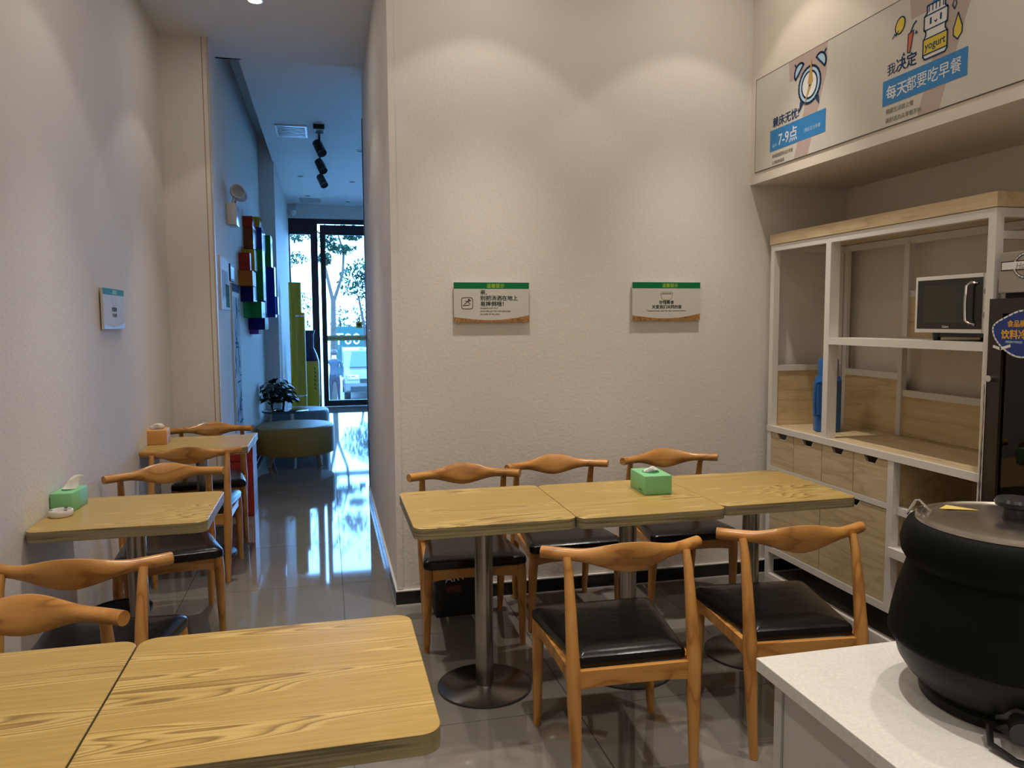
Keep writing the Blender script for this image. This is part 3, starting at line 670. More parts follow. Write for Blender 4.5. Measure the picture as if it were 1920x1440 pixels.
obj('cabinet_back', B(SX0+.30, SX0+.312, 2.98, SY1-.03, .190, .860), OAKB, su)
obj('cabinet_floor', B(SX0+bw, SX1-bw, SY0+bw, SY1-bw, .172, .190), OAKB, su)
obj('cabinet_side', B(SX0+bw, SX1-bw, 2.945, 2.960, .190, .860), OAKB, su)
bar('cubby_rail', SX0+.02, SX0+.05, SY0+bw, 2.937, .616, .651)
obj('cubby_shelf', B(SX0+.05, SX1-bw, SY0+bw, 2.937, .632, .650), OAKB, su)
bar('low_shelf', SX0-.012, SX1-bw, SY0+bw, 2.945, .424, .466)
obj('cubby_back', B(SX1-.045, SX1-.036, SY0+bw, 2.945, .19, .860), OAKB, su)
def notched(y0, y1, z0, z1, name, nw, big):
    m = (y0+y1)/2; g = .0022
    poly = [(y0+g, z0+g), (y1-g, z0+g), (y1-g, z1-g), (m+nw, z1-g), (m+nw*.62, z1-.034), (m-nw*.62, z1-.034), (m-nw, z1-g), (y0+g, z1-g)]
    bm = NB(); prism(bm, poly, lambda u, v, q: (q, u, v), SX0+.004, SX0+.020)
    o = obj(name, bm, OAK, su); bmesh_fix(o)
    e = NB(); pts = [(m+nw, z1-g), (m+nw*.62, z1-.034), (m-nw*.62, z1-.034), (m-nw, z1-g)]
    Face((SX0+.004, 0, 0), (0, -1, 0), (0, 0, 1)).line(e, [(-a, b) for a, b in pts], .004, 0)
    obj('grip_edge', e, WHITEP, o)
    return o
def bmesh_fix(o):
    bm = NB(); bm.from_mesh(o.data); bmesh.ops.recalc_face_normals(bm, faces=bm.faces); bmesh.ops.triangulate(bm, faces=[f for f in bm.faces if len(f.verts) > 4]); bm.to_mesh(o.data); bm.free()
ys = [3.927, 3.708, 3.461, 3.214, 2.974]
for a, b in zip(ys, ys[1:]): notched(b, a, .660, .860, 'drawer', .052, 0)
for a, b in ((3.927, 3.463), (3.463, 2.974)): notched(b, a, .190, .632, 'cabinet_door', .062, 1)
XB = 2.912
bar('back_bar', XB, XB+.02, 3.883, 3.912, .892, 1.882)
obj('back_panel', B(XB+.004, XB+.014, 3.45, 3.915, .893, 1.180), OAKB, su); bar('back_bar', XB, XB+.02, 3.452, 3.883, 1.180, 1.215)
obj('back_panel', B(XB+.004, XB+.014, SY0+bw, 3.42, .893, 1.096), OAKB, su); bar('back_bar', XB, XB+.02, SY0+bw, 3.42, 1.096, 1.130)
bar('back_bar', XB-.012, XB+.02, 3.420, 3.452, .892, 1.372)
bar('back_bar', XB-.012, XB+.02, 3.392, 3.428, 1.406, 1.882)
bar('back_bar', XB, XB+.02, SY0+bw, 3.392, 1.610, 1.642)
obj('back_panel', B(XB+.004, XB+.014, SY0+bw, 3.392, 1.406, 1.610), OAKB, su)
ey = SY1-.01
obj('end_panel', B(SX0+bw, SX1-bw, ey-.006, ey+.006, .893, 1.205), OAKX, su); bar('end_bar', SX0+bw, SX1-bw, ey-.012, ey+.012, 1.205, 1.238)
bar('end_bar', SX0+bw, SX1-bw, SY0, SY0+.03, 1.80, 1.83)
# microwave
t = thing('microwave_oven', 'white microwave oven with black glass door on the middle shelf', 'microwave', (2.70, 2.69, 1.406))
MX, MY0, MY1, MZ0, MZ1 = 2.510, 2.486, 2.892, 1.440, 1.678
obj('case', B(MX+.012, MX+.33, MY0, MY1, MZ0, MZ1, bev=.006), WHITEP, t, True)
dr = obj('door', B(MX, MX+.012, 2.533, MY1, MZ0, MZ1, bev=.004), WHITEP, t, True)
FM = Face((MX, MY1, MZ0), (0, -1, 0), (0, 0, 1)); dw, dh = MY1-2.533, MZ1-MZ0
obj('door_glass', FM.rect(NB(), .015, dw-.001, .016, dh-.016, 0, .001), MWGLASS, dr)
obj('door_window', FM.rect(NB(), .052, dw-.080, .040, dh-.040, .001, .0006), MWWIN, dr)
hd = NB(); q = [(FM.p(dw-.024, dh-.040, .001)), (FM.p(dw-.045, dh-.036, .016)), (FM.p(dw-.060, dh-.050, .022)), (FM.p(dw-.062, dh*.5, .024)), (FM.p(dw-.060, .052, .022)), (FM.p(dw-.048, .040, .016)), (FM.p(dw-.036, .034, .001))]
obj('handle', tube(hd, q, .006, 8), CHROME, dr, True)
text('lettering', 'Galanz', .013, FM, dw*.44, .0215, .001, PWHITE, dr, .01)
cp = obj('control_panel', B(MX, MX+.012, MY0, 2.531, MZ0, MZ1, bev=.003), WHITEP, t, True)
FC = Face((MX, 2.531, MZ0), (0, -1, 0), (0, 0, 1))
for z in (.072, .165):
    o = obj('dial', loft(NB(), [[FC.p(.022+r_*math.cos(2*PI*k/18), z+r_*math.sin(2*PI*k/18), d_) for k in range(18)] for r_, d_ in ((.014, 0), (.012, .010))]), SILVER, cp, True)
mk = NB()
for z in (.045, .095, .10, .135, .19, .20): FC.rect(mk, .008, .034, z, z+.003, .0003)
obj('dial_marks', mk, PGREY, cp)
for y in (2.53, 2.80):
    for x in (MX+.035, MX+.28): obj('foot', lathe(NB(), [(.014, 1.406), (.020, MZ0)], x, y, 12), BLACKP, t, True)
obj('base_pan', B(MX+.03, MX+.30, 2.50, 2.80, MZ0-.018, MZ0), BLACKP, t)
# vacuum flask
t = thing('thermos_flask', 'blue plastic vacuum flask standing on the shelf counter', 'flask', (2.635, 3.655, .8925))
obj('body', lathe(NB(), [(.066, 0), (.070, .004), (.070, .275), (.062, .300)], 0, 0, 8), BOTTLE, t, local=True)
obj('cap', lathe(NB(), [(.052, .298), (.052, .382), (.048, .394), (.02, .396)], 0, 0, 20), BOTTLE, t, True, local=True)
obj('grip', tube(NB(), [(-.064, -.02, .27), (-.096, -.03, .265), (-.100, -.03, .18), (-.096, -.03, .09), (-.064, -.02, .085)], .009, 8), BOTTLE, t, True, local=True)
# glass door fridge beside the shelf
FX, FY0, FY1, FZ = 2.425, 1.76, 2.415, 1.572
t = thing('drinks_fridge', 'dark glass door drinks fridge standing right of the shelf unit', 'fridge', (2.68, 2.08, 0))
obj('cabinet', loft(NB(), [[(FX+.04, FY0, .05), (FX+.04, FY1, .05), (2.95, FY1, .05), (2.95, FY0, .05)], [(FX+.04, FY0, FZ), (FX+.04, FY1, FZ), (2.95, FY1, FZ), (2.95, FY0, FZ)]]) if False else
    (lambda b: (box(b, FX+.04, 2.95, FY0, FY0+.03, .05, FZ), box(b, FX+.04, 2.95, FY1-.03, FY1, .05, FZ), box(b, 2.92, 2.95, FY0, FY1, .05, FZ), box(b, FX+.04, 2.95, FY0, FY1, FZ-.03, FZ), box(b, FX+.04, 2.95, FY0, FY1, .05, .16))[-1])(NB()), FRIDGE, t)
obj('lining', B(2.90, 2.918, FY0+.03, FY1-.03, .16, FZ-.03), FRIDGEIN, t)
for z in (.5, .85, 1.2): obj('rack', B(FX+.09, 2.90, FY0+.035, FY1-.035, z, z+.006), STEEL, t)
dr = obj('door', (lambda b: (box(b, FX, FX+.035, FY1-.060, FY1, .10, FZ), box(b, FX, FX+.035, FY0, FY0+.06, .10, FZ), box(b, FX, FX+.035, FY0+.06, FY1-.06, FZ-.055, FZ), box(b, FX, FX+.035, FY0+.06, FY1-.06, .10, .17))[-1])(NB()), FRIDGE, t)
obj('pane', B(FX+.012, FX+.018, FY0+.06, FY1-.06, .17, FZ-.055), glass('fridge_pane', (0.42, 0.42, 0.36), 0.13), dr)
obj('lock', (lambda b: (tube(b, [(FX-.022, FY1-.03, 1.275), (FX+.002, FY1-.03, 1.275)], .012, 12), box(b, FX-.004, FX+.02, FY1-.004, FY1+.012, 1.25, 1.31))[-1])(NB()), CHROME, dr, True)
obj('chain', tube(NB(), [(FX-.006, FY1+.004, 1.25 - .03*k + (.004 if k % 2 else 0)) for k in range(22)], [.004 if k % 2 else .0025 for k in range(22)], 6), CHROME, dr, True)
hp = obj('header_panel', B(FX+.030, FX+.12, FY0, FY1-.005, 1.592, 1.742, bev=.003), SILVER, t)
obj('neck', B(FX+.05, FX+.20, FY0+.02, FY1-.02, FZ, 1.592), DARK, t)
FH = Face((FX+.030, FY1-.005, 1.592), (0, -1, 0), (0, 0, 1))
lg = NB(); FH.line(lg, FH.ell(.125, .098, .060, .045, 24), .010, .0005, True); FH.rect(lg, .010, .245, .082, .117, .0008); obj('badge_outline', lg, BLACKP, hp)
lg2 = NB(); FH.line(lg2, FH.ell(.125, .098, .060, .045, 24), .005, .0012, True); FH.rect(lg2, .014, .241, .086, .113, .0014); obj('badge_plate', lg2, PWHITE, hp)
text('lettering', 'Honghua', .030, FH, .128, .088, .002, SILVER, hp, .02, 'CENTER', skew=.2)
# round blue sign stuck on the fridge door
FS = Face((FX-.0015, 2.385, 1.365), (0, -1, 0), (0, 0, 1))
t = thing('fridge_sticker', 'blue cloud shaped sign with orange lettering on the fridge door', 'sign', FS.p(.12, .075, 0))
shp = [(.12+(.125+.010*math.sin(3*a))*math.cos(a), .078+(.078+.006*math.cos(4*a))*math.sin(a)) for a in [2*PI*k/36 for k in range(36)]]
obj('sign_board', FS.poly(NB(), shp, 0, .0015), SBLUE, t)
obj('white_border', FS.line(NB(), shp, .006, .0015, True), PWHITE, t)
text('lettering', '食品展示', .026, FS, .055, .105, .0018, SORANGE, t, .03); text('lettering', '饮料冷藏柜', .036, FS, .030, .062, .0018, SORANGE, t, .035)
obj('ribbon', FS.line(NB(), [(.0, .03), (.03, .022), (.07, .034)], .010, .002), PWHITE, t)
text('small_lettering', 'FRESH FOOD', .012, FS, .050, .044, .0018, PLBLUE, t, .02)

# ------------------------------------------------------------------ serving counter and soup kettle
KZ = .752
t = thing('serving_counter', 'white quartz topped serving counter in the lower right corner', 'counter', (1.55, .60, 0))
obj('worktop', B(.912, 2.30, -.60, 1.492, KZ-.030, KZ, bev=.002), QUARTZ, t)
obj('carcass', B(.965, 2.28, -.58, 1.455, .06, KZ-.030), CABW, t)
obj('plinth', B(1.00, 2.26, -.56, 1.42, 0, .06), DARK, t)
obj('side_panel', B(.945, .963, -.58, 1.430, .07, KZ-.034), CABW, t)
obj('corner_post', B(.940, .965, 1.433, 1.460, .06, KZ-.030), CABW, t)
KX, KY = 1.286, 1.197
t = thing('soup_kettle', 'big black electric soup kettle with steel lid on the quartz counter', 'kettle', (KX, KY, KZ))
obj('base', lathe(NB(), [(.148, 0), (.156, .003), (.158, .020), (.150, .028)], 0, 0, 56), KLOW, t, True, local=True)
obj('lower_bowl', lathe(NB(), [(.140, .016), (.158, .030), (.181, .050), (.197, .075), (.204, .102), (.206, .130)], 0, 0, 64), KLOW, t, True, local=True)
obj('upper_shell', lathe(NB(), [(.204, .118), (.2135, .116), (.217, .122), (.2165, .132), (.212, .160), (.203, .205), (.191, .245), (.182, .275)], 0, 0, 64), KETTLE, t, True, local=True)
obj('rim', lathe(NB(), [(.178, .264), (.188, .270), (.197, .286), (.200, .308), (.195, .330), (.187, .345), (.176, .352), (.150, .350)], 0, 0, 64), KETTLE, t, True, local=True)
ld = obj('lid', lathe(NB(), [(.171, .350), (.174, .353), (.173, .357), (.160, .360), (.154, .357), (.150, .358), (.10, .364), (.04, .367)], 0, 0, 64), LIDST, t, True, local=True)
obj('knob', lathe(NB(), [(.024, .364), (.024, .384), (.036, .390), (.038, .398), (.034, .404), (.01, .405)], 0, 0, 24), BLACKP, ld, True, local=True)
obj('yellow_sticker', loft(NB(), [[(-.026, .062, .3668+q), (-.042, .128, .3630+q), (-.079, .106, .3632+q)] for q in (0, .0008)]), YSTK, ld, local=True)
obj('hinge_wire', tube(NB(), [(-.142, .124, .352), (-.122, .122, .380), (-.116, .121, .381), (-.092, .112, .356)], .0028, 6), CHROME, t, True, local=True)
obj('hinge_wire', tube(NB(), [(-.138, .096, .357), (-.118, .121, .360), (-.084, .146, .357)], .0045, 6), CHROME, t, True, local=True)
ang = math.atan2(-.9, -.75); kx, ky = .165*math.cos(ang), .165*math.sin(ang)
obj('control_box', B(kx+.0-.03, kx+.045, ky-.03, ky+.03, .012, .075, bev=.008), BLACKP, t, True, local=True)
obj('control_knob', tube(NB(), [(kx-.020, ky-.024, .045), (kx-.050, ky-.052, .045)], [.024, .020], 16), BLACKP, t, True, local=True)
obj('power_cord', tube(NB(), [(kx-.02, ky+.02, .03), (kx-.055, ky+.012, .03), (kx-.075, ky-.012, .012), (kx-.070, ky-.06, .006), (kx-.03, ky-.12, .006)], .006, 8), BLACKP, t, True, local=True)

# ------------------------------------------------------------------ corridor and hall
def yz(px_y, Y): return 1.504 + (598-px_y)*Y/1447.9
t = thing('emergency_light', 'white twin head emergency light on the blue lit hall wall', 'emergency light', (XH, 6.87, 2.38))
obj('battery_box', B(XH, XH+.075, 6.76, 6.99, 2.30, 2.475, bev=.008), CERAMIC, t, True)
for y in (6.80, 6.96):
    h = obj('lamp_head', lathe(NB(), [(.018, 0), (.050, .02), (.062, .05), (.062, .062), (.05, .060)], 0, 0, 20), CERAMIC, t, True, local=True)
    h.location = (.060, y-6.87, .175); h.rotation_euler = (R(20 if y < 6.9 else 5), R(75), R(-35))
    obj('lens', lathe(NB(), [(.055, .0625), (.03, .066)], 0, 0, 20), CHROME, h, True, local=True)
    obj('arm', tube(NB(), [(XH+.04, y, 2.47), (XH+.06, y, 2.545)], .010, 8), CERAMIC, t, True)
def on_wall(name, label, cat, y0, y1, z0, z1, mat, th=.012, group=None):
    f = Face((XH, y0, z0), (0, 1, 0), (0, 0, 1)); t = thing(name, label, cat, f.p((y1-y0)/2, (z1-z0)/2, 0), 0, group)
    obj('panel', f.rect(NB(), 0, y1-y0, 0, z1-z0, 0, th), mat, t); return t, f
t, f = on_wall('wall_notice', 'upright pale green and white notice on hall wall next to the corner', 'sign', 6.14, 6.66, 1.60, 2.00, SIGNW)
mk = NB(); f.rect(mk, .28, .50, .02, .20, .012); obj('green_print', mk, GREENDK, t)
mk = NB()
for k in range(7): f.rect(mk, .08+.055*k, .095+.055*k, .08 + .02*(k % 2), .30, .0126)
obj('text_rows', mk, NAVY, t)
t, f = on_wall('framed_picture', 'small dark framed picture on hall wall above the tall line poster', 'picture', 6.77, 7.06, 1.845, 1.985, DARK)
obj('print', f.rect(NB(), .03, .26, .02, .12, .012), WHEAT, t)
t, f = on_wall('wall_poster', 'tall narrow poster with dense blue line drawing on hall wall', 'poster', 6.82, 7.36, .56, 1.83, SIGNW)
obj('line_drawing', f.rect(NB(), .02, .52, .02, 1.16, .012), PRINTB, t)
mk = NB(); random.seed(9)
for k in range(46):
    a, b = random.uniform(.03, .46), random.uniform(.04, 1.05)
    if k % 3: f.rect(mk, a, a+random.uniform(.012, .03), b, min(1.15, b+random.uniform(.05, .30)), .0126)
    else: f.rect(mk, a, min(.51, a+random.uniform(.06, .25)), b, b+.012, .0126)
o = obj('ink_strokes', mk, NAVY, t); o['kind'] = 'stuff'
obj('dark_header', f.rect(NB(), 0, .54, 1.20, 1.27, .0125), NAVY, t)
# coloured acrylic relief
t = thing('wall_art', 'relief of stacked coloured acrylic blocks on the hall wall', 'artwork', (XH, 8.2, 1.95))
for L, Y, dpt, y0, y1, dy, c in ((455, 8.0, .077, 412, 430, .5, 'red'), (456, 8.05, .075, 430, 469, .7, 'brown'), (459, 8.6, .110, 430, 470, .5, 'blue'), (455, 8.45, .105, 413, 430, .25, 'yellow'),
        (447, 7.55, .082, 476, 507, .30, 'red'), (447, 7.80, .100, 470, 507, .30, 'yellow'), (445, 7.45, .105, 507, 534, .35, 'orange'), (448, 7.6, .095, 534, 562, .4, 'navy'),
        (451, 7.8, .140, 562, 591, .45, 'green'), (459, 8.25, .135, 591, 612, .5, 'navy'), (461, 8.35, .075, 612, 620, .3, 'purple'), (470, 8.9, .10, 470, 590, .3, 'blue'),
        (478, 8.2, .135, 470, 560, .3, 'green'), (484, 9.3, .145, 445, 500, .3, 'green'), (484, 9.7, .150, 500, 590, .25, 'blue'), (490, 9.9, .165, 553, 585, .2, 'blue')):
    obj('acrylic_block', B(XH+.001, XH+dpt*1.2, Y, Y+dy, yz(y1, Y), yz(y0, Y), bev=.002), ACR[c], t)['label'] = c + ' acrylic block'
# red cabinet
t = thing('red_cabinet', 'red cabinet with white top on the floor behind the far chair', 'cabinet', (-.668, 6.35, 0))
obj('carcass', B(XH+.004, -.575, 6.20, 6.52, 0, .555), RED, t); obj('top', B(XH+.002, -.562, 6.185, 6.535, .555, .608, bev=.002), WHITEP, t)
obj('drawer_front', B(XH+.02, -.59, 6.192, 6.20, .44, .545), RED, t); obj('door_front', B(XH+.02, -.59, 6.192, 6.20, .02, .43), RED, t)
# ottomans and glass table
def ottoman(label, x, y, r, z0, z1, m):
    t = thing('ottoman', label, 'ottoman', (x, y, 0), 0, 'round ottomans in the hall')
    obj('cushion', lathe(NB(), [(r*.90, z0), (r*.975, z0+.008), (r, z0+.03), (r, z1-.045), (r*.985, z1-.018), (r*.94, z1-.004), (r*.8, z1), (r*.3, z1+.004)], 0, 0, 48), m, t, True, local=True)
    for a in (35, 145, 215, 325):
        c, s = math.cos(R(a)), math.sin(R(a)); obj('leg', tube(NB(), [(c*r*.78, s*r*.78, 0), (c*r*.68, s*r*.68, z0+.004)], [.016, .027], 10), LEGW, t, True, local=True)
    return t
ottoman('large round olive ottoman on wooden legs in the hall, nearer one', -.345, 8.43, .405, .125, .425, OLIVE)
ottoman('round slate coloured ottoman behind the olive one', -.345, 9.95, .355, .125, .42, TEALL)
t = thing('side_table', 'round glass topped side table carrying the potted plant', 'table', (-.485, 9.25, 0))
obj('top', lathe(NB(), [(.255, .468), (.262, .472), (.262, .482), (.255, .486)], 0, 0, 40), TOPGL, t, True, local=True)
for a in (60, 180, 300): obj('leg', tube(NB(), [(.21*math.cos(R(a)), .21*math.sin(R(a)), 0), (.15*math.cos(R(a)), .15*math.sin(R(a)), .468)], .012, 8), WHITEP, t, True, local=True)
t = thing('potted_plant', 'dark leafy plant in a small glass pot on the side table', 'plant', (-.56, 9.20, .486))
obj('pot', lathe(NB(), [(.05, 0), (.075, .01), (.085, .09), (.065, .13), (.06, .13), (.078, .088), (.068, .014), (.02, .010)], 0, 0, 28), VASE, t, True, local=True)
obj('soil', lathe(NB(), [(.060, .112), (.03, .118)], 0, 0, 20), DARK, t, local=True)
lf = NB(); random.seed(11)
for k in range(230):
    a = random.uniform(0, 2*PI); el = random.uniform(-.35, 1.25); r = random.uniform(.12, .235)
    c = Vector((r*math.cos(a)*math.cos(el), r*math.sin(a)*math.cos(el), .17 + r*.85*math.sin(el)))
    d = Vector((math.cos(a+random.uniform(-.7, .7)), math.sin(a+random.uniform(-.7, .7)), random.uniform(-.9, .3))).normalized()
    s = d.cross(Vector((0, 0, 1))).normalized(); nrm = s.cross(d); L = random.uniform(.06, .115); wdt = L*.34
    p = [c - d*L*.5, c + s*wdt - d*L*.1, c + s*wdt*.8 + d*L*.25 - nrm*.006, c + d*L*.6 - nrm*.014, c - s*wdt*.8 + d*L*.25 - nrm*.006, c - s*wdt - d*L*.1]
    vs = [lf.verts.new((max(q.x, -.192), q.y, q.z)) for q in p]; lf.faces.new((vs[0], vs[1], vs[2], vs[3])); lf.faces.new((vs[0], vs[3], vs[4], vs[5]))
o = obj('foliage', lf, LEAF, t, local=True); o['kind'] = 'stuff'
st = NB()
for k in range(9): a = k*.7; tube(st, [(0, 0, .11), (.05*math.cos(a), .05*math.sin(a), .17), (.11*math.cos(a), .11*math.sin(a), .20+.02*(k % 3))], .004, 5)
obj('stems', st, LEAF, t, local=True)
# yellow rolled banner columns and the giant decorated bottle
def yellow_col(x, y, r, z1, label, ring):
    t = thing('yellow_column', label, 'column', (x, y, 0), 0, 'yellow display columns by the entrance')
    obj('shaft', lathe(NB(), [(r, .02), (r, z1)], 0, 0, 32), YELLOW, t, True, local=True)
    obj('cap', lathe(NB(), [(r*1.02, z1), (r*1.02, z1+.02), (r*.8, z1+.024)], 0, 0, 32), YELLOW, t, True, local=True)
    obj('foot', lathe(NB(), [(r*1.15, 0), (r*1.15, .02)], 0, 0, 32), DKSTEEL, t, True, local=True)
    for z in ring: obj('band', lathe(NB(), [(r*1.02, z), (r*1.05, z+.01), (r*1.02, z+.02)], 0, 0, 32), CHROME, t, True, local=True)
yellow_col(-.405, 11.10, .085, 2.02, 'tall yellow display column beside the entrance, the taller one', [])
yellow_col(-.330, 10.72, .058, 1.60, 'thin yellow display column with chrome band before the taller one', [1.57, .50])
t = thing('display_bottle', 'giant yellow and navy decorated bottle standing by the entrance', 'bottle', (-.265, 12.3, 0))
obj('belly', lathe(NB(), [(.135, .02), (.14, .20)], 0, 0, 36), NAVYGL, t, True, local=True)
obj('label_band', lathe(NB(), [(.140, .20), (.152, .24), (.152, .86), (.146, .90)], 0, 0, 36), YELLOW, t, True, local=True)
obj('shoulder', lathe(NB(), [(.146, .90), (.12, 1.0), (.085, 1.08), (.075, 1.10)], 0, 0, 36), NAVYGL, t, True, local=True)
obj('neck', lathe(NB(), [(.075, 1.10), (.078, 1.30), (.095, 1.36), (.098, 1.372), (.06, 1.372)], 0, 0, 32), NAVYGL, t, True, local=True)
obj('foot', lathe(NB(), [(.15, 0), (.15, .02)], 0, 0, 32), DKSTEEL, t, True, local=True)
FB = Face((-.265, 12.3-.1525, 0), (1, 0, 0), (0, 0, 1)); mk = NB()
random.seed(5)
for k in range(6): FB.line(mk, [(.075+.012*math.sin(k), .80-.06*k), (.088, .775-.06*k)], .012, -.018)
for k in range(9): FB.poly(mk, FB.ell(-.05+.03*math.sin(k*1.9), .78-.055*k, .022, .014, 10, k), -.010)
obj('painted_figures', mk, INK, t)
# ceiling kit of the hall
def vent(label, x0, x1, y0, y1):
    t = thing('ceiling_vent', label, 'vent', ((x0+x1)/2, (y0+y1)/2, CZ), 0, 'ceiling vents in the hall')
    b = NB(); g = .022
    for a in ((x0, x1, y0, y0+g), (x0, x1, y1-g, y1), (x0, x0+g, y0+g, y1-g), (x1-g, x1, y0+g, y1-g)): box(b, *a, CZ-.012, CZ-.0005)
    obj('frame', b, CERAMIC, t)
    obj('backing', B(x0+g, x1-g, y0+g, y1-g, CZ-.002, CZ-.0005), DARK, t)
    n = 7
    for k in range(n):
        y = y0+g+(y1-y0-2*g)*(k+.5)/n; obj('slat', B(x0+g, x1-g, y-.012, y+.010, CZ-.010, CZ-.006), CERAMIC, t)
vent('white slatted air vent in hall ceiling beside the spotlight track', -.46, -.14, 8.35, 8.85)
vent('far white slatted air vent in hall ceiling near the entrance', -.37, -.03, 13.15, 13.55)
t = thing('track_light', 'black ceiling spotlight track with three tilted heads in the hall', 'spotlight', (-.02, 9.5, CZ))
obj('track', B(-.03, -.01, 8.30, 11.05, CZ-.018, CZ-.0005), BLACKP, t); obj('power_box', B(-.075, .035, 8.25, 8.45, CZ-.05, CZ-.0005, bev=.005), BLACKP, t)
for k, y in enumerate((8.75, 9.75, 10.75)):
    h = obj('lamp_head', lathe(NB(), [(.03, .09), (.05, .085), (.052, -.085), (.042, -.08)], 0, 0, 20), BLACKP, t, True, local=True)
    h.location = (-.0 + .01*k, y-9.5, -.135); h.rotation_euler = (R(-35), R(-22), 0)
    obj('yoke', tube(NB(), [(-.02, y, CZ-.018), (-.02, y, CZ-.10)], .010, 8), BLACKP, t, True)
t = thing('security_camera', 'small white dome camera on bulkhead above the entrance', 'camera', (-.50, 13.84, 3.40))
obj('bracket', B(-.54, -.46, 13.84, YD, 3.385, 3.42), CERAMIC, t); obj('dome', lathe(NB(), [(.02, 3.30), (.05, 3.325), (.06, 3.36), (.06, 3.385)], -.50, 13.80, 20), CERAMIC, t, True)

# ------------------------------------------------------------------ outside
GZ = -.95
struct('ground_landing', B(-6, 9, YD+.25, 14.5, -.35, -.02), PAVE)
struct('ground_street', B(-60, 60, 14.5, 120, GZ-.2, GZ), PAVE)
def tree(label, x, y, base, forks, crown, m, n, leaf, seed, group='street trees outside'):
    t = thing('street_tree', label, 'tree', (x, y, base), 0, group); rnd = random.Random(seed)
    tr = NB()
    for pts, rad in forks: tube(tr, pts, rad, 8)
    obj('trunk', tr, TRUNK, t, True, local=True)
    lf = NB()
    for k in range(n):
        cx, cy, cz, rx, rz = rnd.choice(crown)
        while True:
            v = Vector((rnd.uniform(-1, 1), rnd.uniform(-1, 1), rnd.uniform(-1, 1)))
            if v.length < 1: break
        c = Vector((cx+v.x*rx, cy+v.y*rx, cz+v.z*rz)); d = Vector((rnd.uniform(-1, 1), rnd.uniform(-1, 1), rnd.uniform(-.8, .4))).normalized()
        s = d.cross(Vector((rnd.uniform(-.3, .3), rnd.uniform(-.3, .3), 1))).normalized(); L = leaf*rnd.uniform(.6, 1.3)
        vs = [lf.verts.new(q) for q in (c-d*L*.5, c+s*L*.2, c+d*L*.6, c-s*L*.2)]; lf.faces.new(vs)
    o = obj('foliage', lf, m, t, local=True); o['kind'] = 'stuff'
tree('street tree with forked trunk seen through the entrance door glass', .17, 23.9, GZ,
     [([(0, 0, 0), (.03, 0, 1.6), (.06, 0, 3.05)], [.11, .09, .075]), ([(.06, 0, 3.0), (-.18, 0, 4.2), (-.12, .1, 5.6)], [.06, .04, .02]), ([(.06, 0, 3.0), (.36, 0, 3.9), (.40, 0, 4.5), (.15, .1, 5.4)], [.055, .04, .035, .015])],
     [(-.1, 0, 4.9, .38, .30), (.35, 0, 4.6, .45, .16), (-.15, 0, 4.3, .22, .22), (.65, 0, 5.0, .32, .14), (.5, 0, 5.6, .5, .3), (-.9, 0, 5.1, .5, .3), (0, 0, 6.2, 1.3, .6)], TREELEAF, 1500, .19, 1)
tree('bushy street tree right of the forked one through the door glass', 1.45, 29.5, GZ,
     [([(0, 0, 0), (.02, 0, 1.5), (-.05, 0, 2.2), (-.25, 0, 3.4)], [.10, .08, .06, .03]), ([(0, 0, 2.0), (.25, 0, 2.8), (.1, 0, 3.8)], [.05, .04, .02])],
     [(-.45, 0, 3.9, .65, .55), (.1, 0, 3.6, .6, .5), (.0, 0, 4.4, .7, .4), (.3, 0, 4.2, .5, .5)], TREELEAF, 1500, .20, 2)
tree('slender tree behind the left entrance window pane', -1.20, 28.5, GZ,
     [([(0, 0, 0), (.05, 0, 3), (.0, 0, 5)], [.06, .05, .02])],
     [(.17, 0, 5.6, .5, .32), (.0, 0, 4.65, .55, .3), (.3, 0, 4.7, .45, .22), (.5, 0, 3.0, .22, .65), (.4, 0, 2.0, .28, .65), (.2, 0, 6.5, .8, .4)], TREELEAF, 1200, .15, 3)
for k, (x, y, h) in enumerate(((.9, 52, 3.6), (2.4, 58, 4.0), (-2.6, 60, 4.5), (4.2, 55, 3.4))):
    tree('pale distant tree above the green hoarding, %s' % ('left one', 'middle one', 'far left behind the window pane', 'right one')[k], x, y, GZ,
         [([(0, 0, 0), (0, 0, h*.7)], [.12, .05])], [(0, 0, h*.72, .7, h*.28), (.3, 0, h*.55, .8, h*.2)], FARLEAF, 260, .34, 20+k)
t = thing('hoarding', 'green construction hoarding with white lettering across the street', 'hoarding', (4.2, 36, GZ))
obj('panel', B(.22, 8.2, 36, 36.06, GZ, 1.27), HOARD, t)
FHo = Face((0, 35.99, 0), (1, 0, 0), (0, 0, 1))
text('lettering', 'T00', .75, FHo, .32, .45, 0, PWHITE, t, .0, sx=1.0); text('lettering', 'moooooooooo', .42, FHo, .50, .20, 0, FARLEAF, t, .0)
# parked car, front towards us
t = thing('parked_car', 'white car parked outside facing the entrance door', 'car', (1.40, 26.2, GZ))
CX0 = .88
side = [(-1.95, .32), (-1.98, .55), (-1.90, .80), (-.95, .95), (-.30, 1.50), (.10, 1.58), (1.1, 1.56), (1.75, 1.05), (1.95, .95), (1.98, .40), (1.8, .28), (-1.8, .26)]
def sect(xs, ins, up0): return [(xs, y + (ins if y < 0 else -ins)*0.3, z - (ins*.35 if z > 1.0 else 0)) for y, z in side]
bm = NB(); loft(bm, [sect(-CX0+.02, .12, 0), sect(-CX0, .0, 0), sect(CX0, .0, 0), sect(CX0-.02, .12, 0)])
o = obj('body', bm, CARW, t, local=True); bmesh_fix(o)
ws = NB(); loft(ws, [[(-.70, -.93, .985), (.70, -.93, .985), (.60, -.36, 1.46), (-.60, -.36, 1.46)], [(-.70, -.945, .995), (.70, -.945, .995), (.60, -.375, 1.47), (-.60, -.375, 1.47)]])
obj('windscreen', ws, CARG, t, local=True)
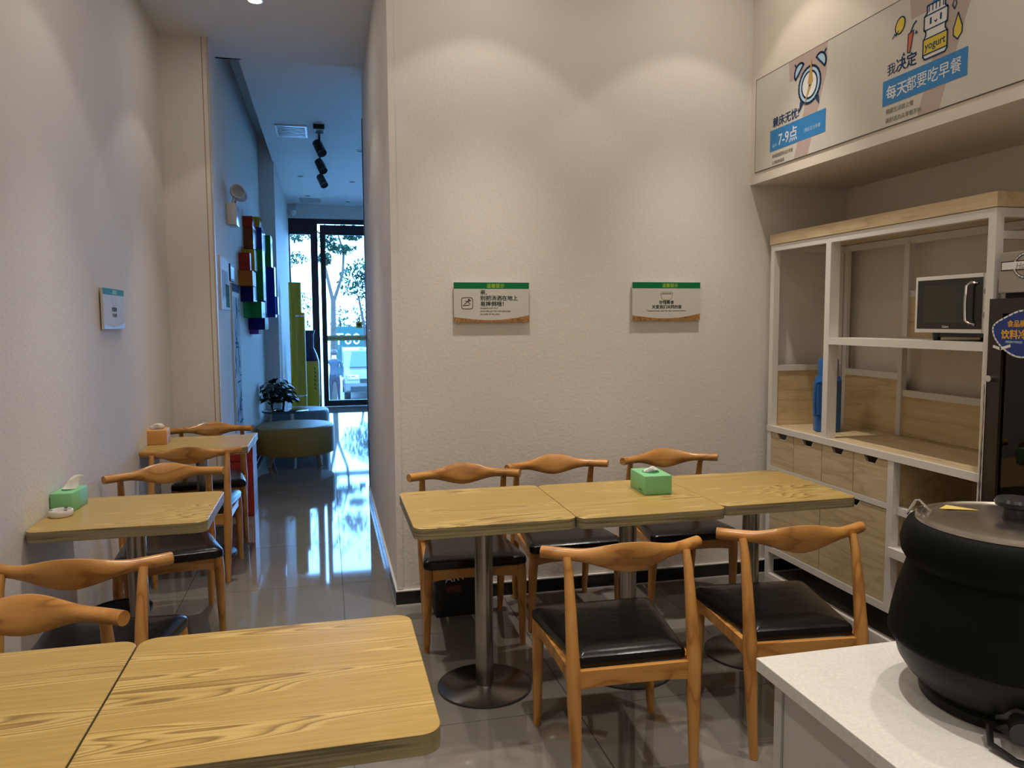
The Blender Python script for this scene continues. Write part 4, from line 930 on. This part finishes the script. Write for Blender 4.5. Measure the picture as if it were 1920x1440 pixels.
for s in (-1, 1): obj('side_window', B(min(s*.876, s*.886), max(s*.876, s*.886), -.45, 1.2, 1.05, 1.42), CARG, t, local=True)
for s in (-1, 1):
    obj('headlight', B(s*.62-.17, s*.62+.17, -2.0, -1.92, .66, .80, bev=.02), CHROME, t, True, local=True)
    for y in (-1.3, 1.25): obj('wheel', tube(NB(), [(s*.70, y, .32), (s*.89, y, .32)], [.32, .32], 20), TYRE, t, True, local=True)
    obj('mirror', B(min(s*.90, s*1.04), max(s*.90, s*1.04), -.62, -.50, 1.0, 1.13, bev=.02), CARW, t, True, local=True)
obj('grille', B(-.42, .42, -2.005, -1.93, .56, .68), DARK, t, local=True); obj('lower_intake', B(-.70, .70, -2.005, -1.9, .30, .44), DARK, t, local=True)
obj('number_plate', B(-.22, .22, -2.015, -1.99, .46, .55), BLUE, t, local=True)
# pedestrian
t = thing('person', 'person in blue top and dark trousers standing outside by white car', 'person', (.20, 22.8, GZ))
def skin_body():
    pts = [(0, 0, .86), (0, .01, 1.05), (0, 0, 1.27), (0, 0, 1.40), (0, -.01, 1.52), (.10, 0, .80), (.11, -.01, .45), (.12, .02, .06), (.12, -.10, .03), (-.10, 0, .80), (-.11, .0, .45), (-.12, .02, .06), (-.12, -.10, .03),
           (.19, 0, 1.30), (.24, .02, 1.05), (.22, -.10, .84), (.215, -.15, .76), (-.19, 0, 1.30), (-.24, .02, 1.05), (-.21, -.08, .84), (-.205, -.12, .76)]
    ed = [(0, 1), (1, 2), (2, 3), (3, 4), (0, 5), (5, 6), (6, 7), (7, 8), (0, 9), (9, 10), (10, 11), (11, 12), (2, 13), (13, 14), (14, 15), (15, 16), (2, 17), (17, 18), (18, 19), (19, 20)]
    rad = [.13, .12, .14, .055, .095, .095, .06, .045, .035, .095, .06, .045, .035, .06, .045, .035, .03, .06, .045, .035, .03]
    me = bpy.data.meshes.new('body'); me.from_pydata(pts, ed, []); o = bpy.data.objects.new('body', me); COL.objects.link(o)
    sk = o.modifiers.new('s', 'SKIN'); o.modifiers.new('d', 'SUBSURF').levels = 1
    for v, r in zip(me.skin_vertices[0].data, rad): v.radius = (r, r*.8)
    me.skin_vertices[0].data[0].use_root = True
    bpy.context.view_layer.update(); m2 = bpy.data.meshes.new_from_object(o.evaluated_get(bpy.context.evaluated_depsgraph_get())); bpy.data.objects.remove(o)
    return m2
m2 = skin_body()
for m in (CLOTH1, CLOTH2, SKIN): m2.materials.append(m)
for p in m2.polygons:
    c = p.center; p.use_smooth = True; p.material_index = 0 if (c.z < .93 and abs(c.x) < .185) else (2 if (c.z > 1.38 or c.z < .86) else 1)
o = bpy.data.objects.new('body', m2); COL.objects.link(o); o.parent = t
obj('hair', lathe(NB(), [(.085, 1.50), (.108, 1.54), (.10, 1.60), (.06, 1.645), (.01, 1.655)], 0, .012, 18), HAIR, t, True, local=True)
for s in (-1, 1): obj('eye', lathe(NB(), [(.004, 1.515), (.011, 1.522), (.004, 1.529)], s*.033, -.092, 8), HAIR, t, True, local=True)
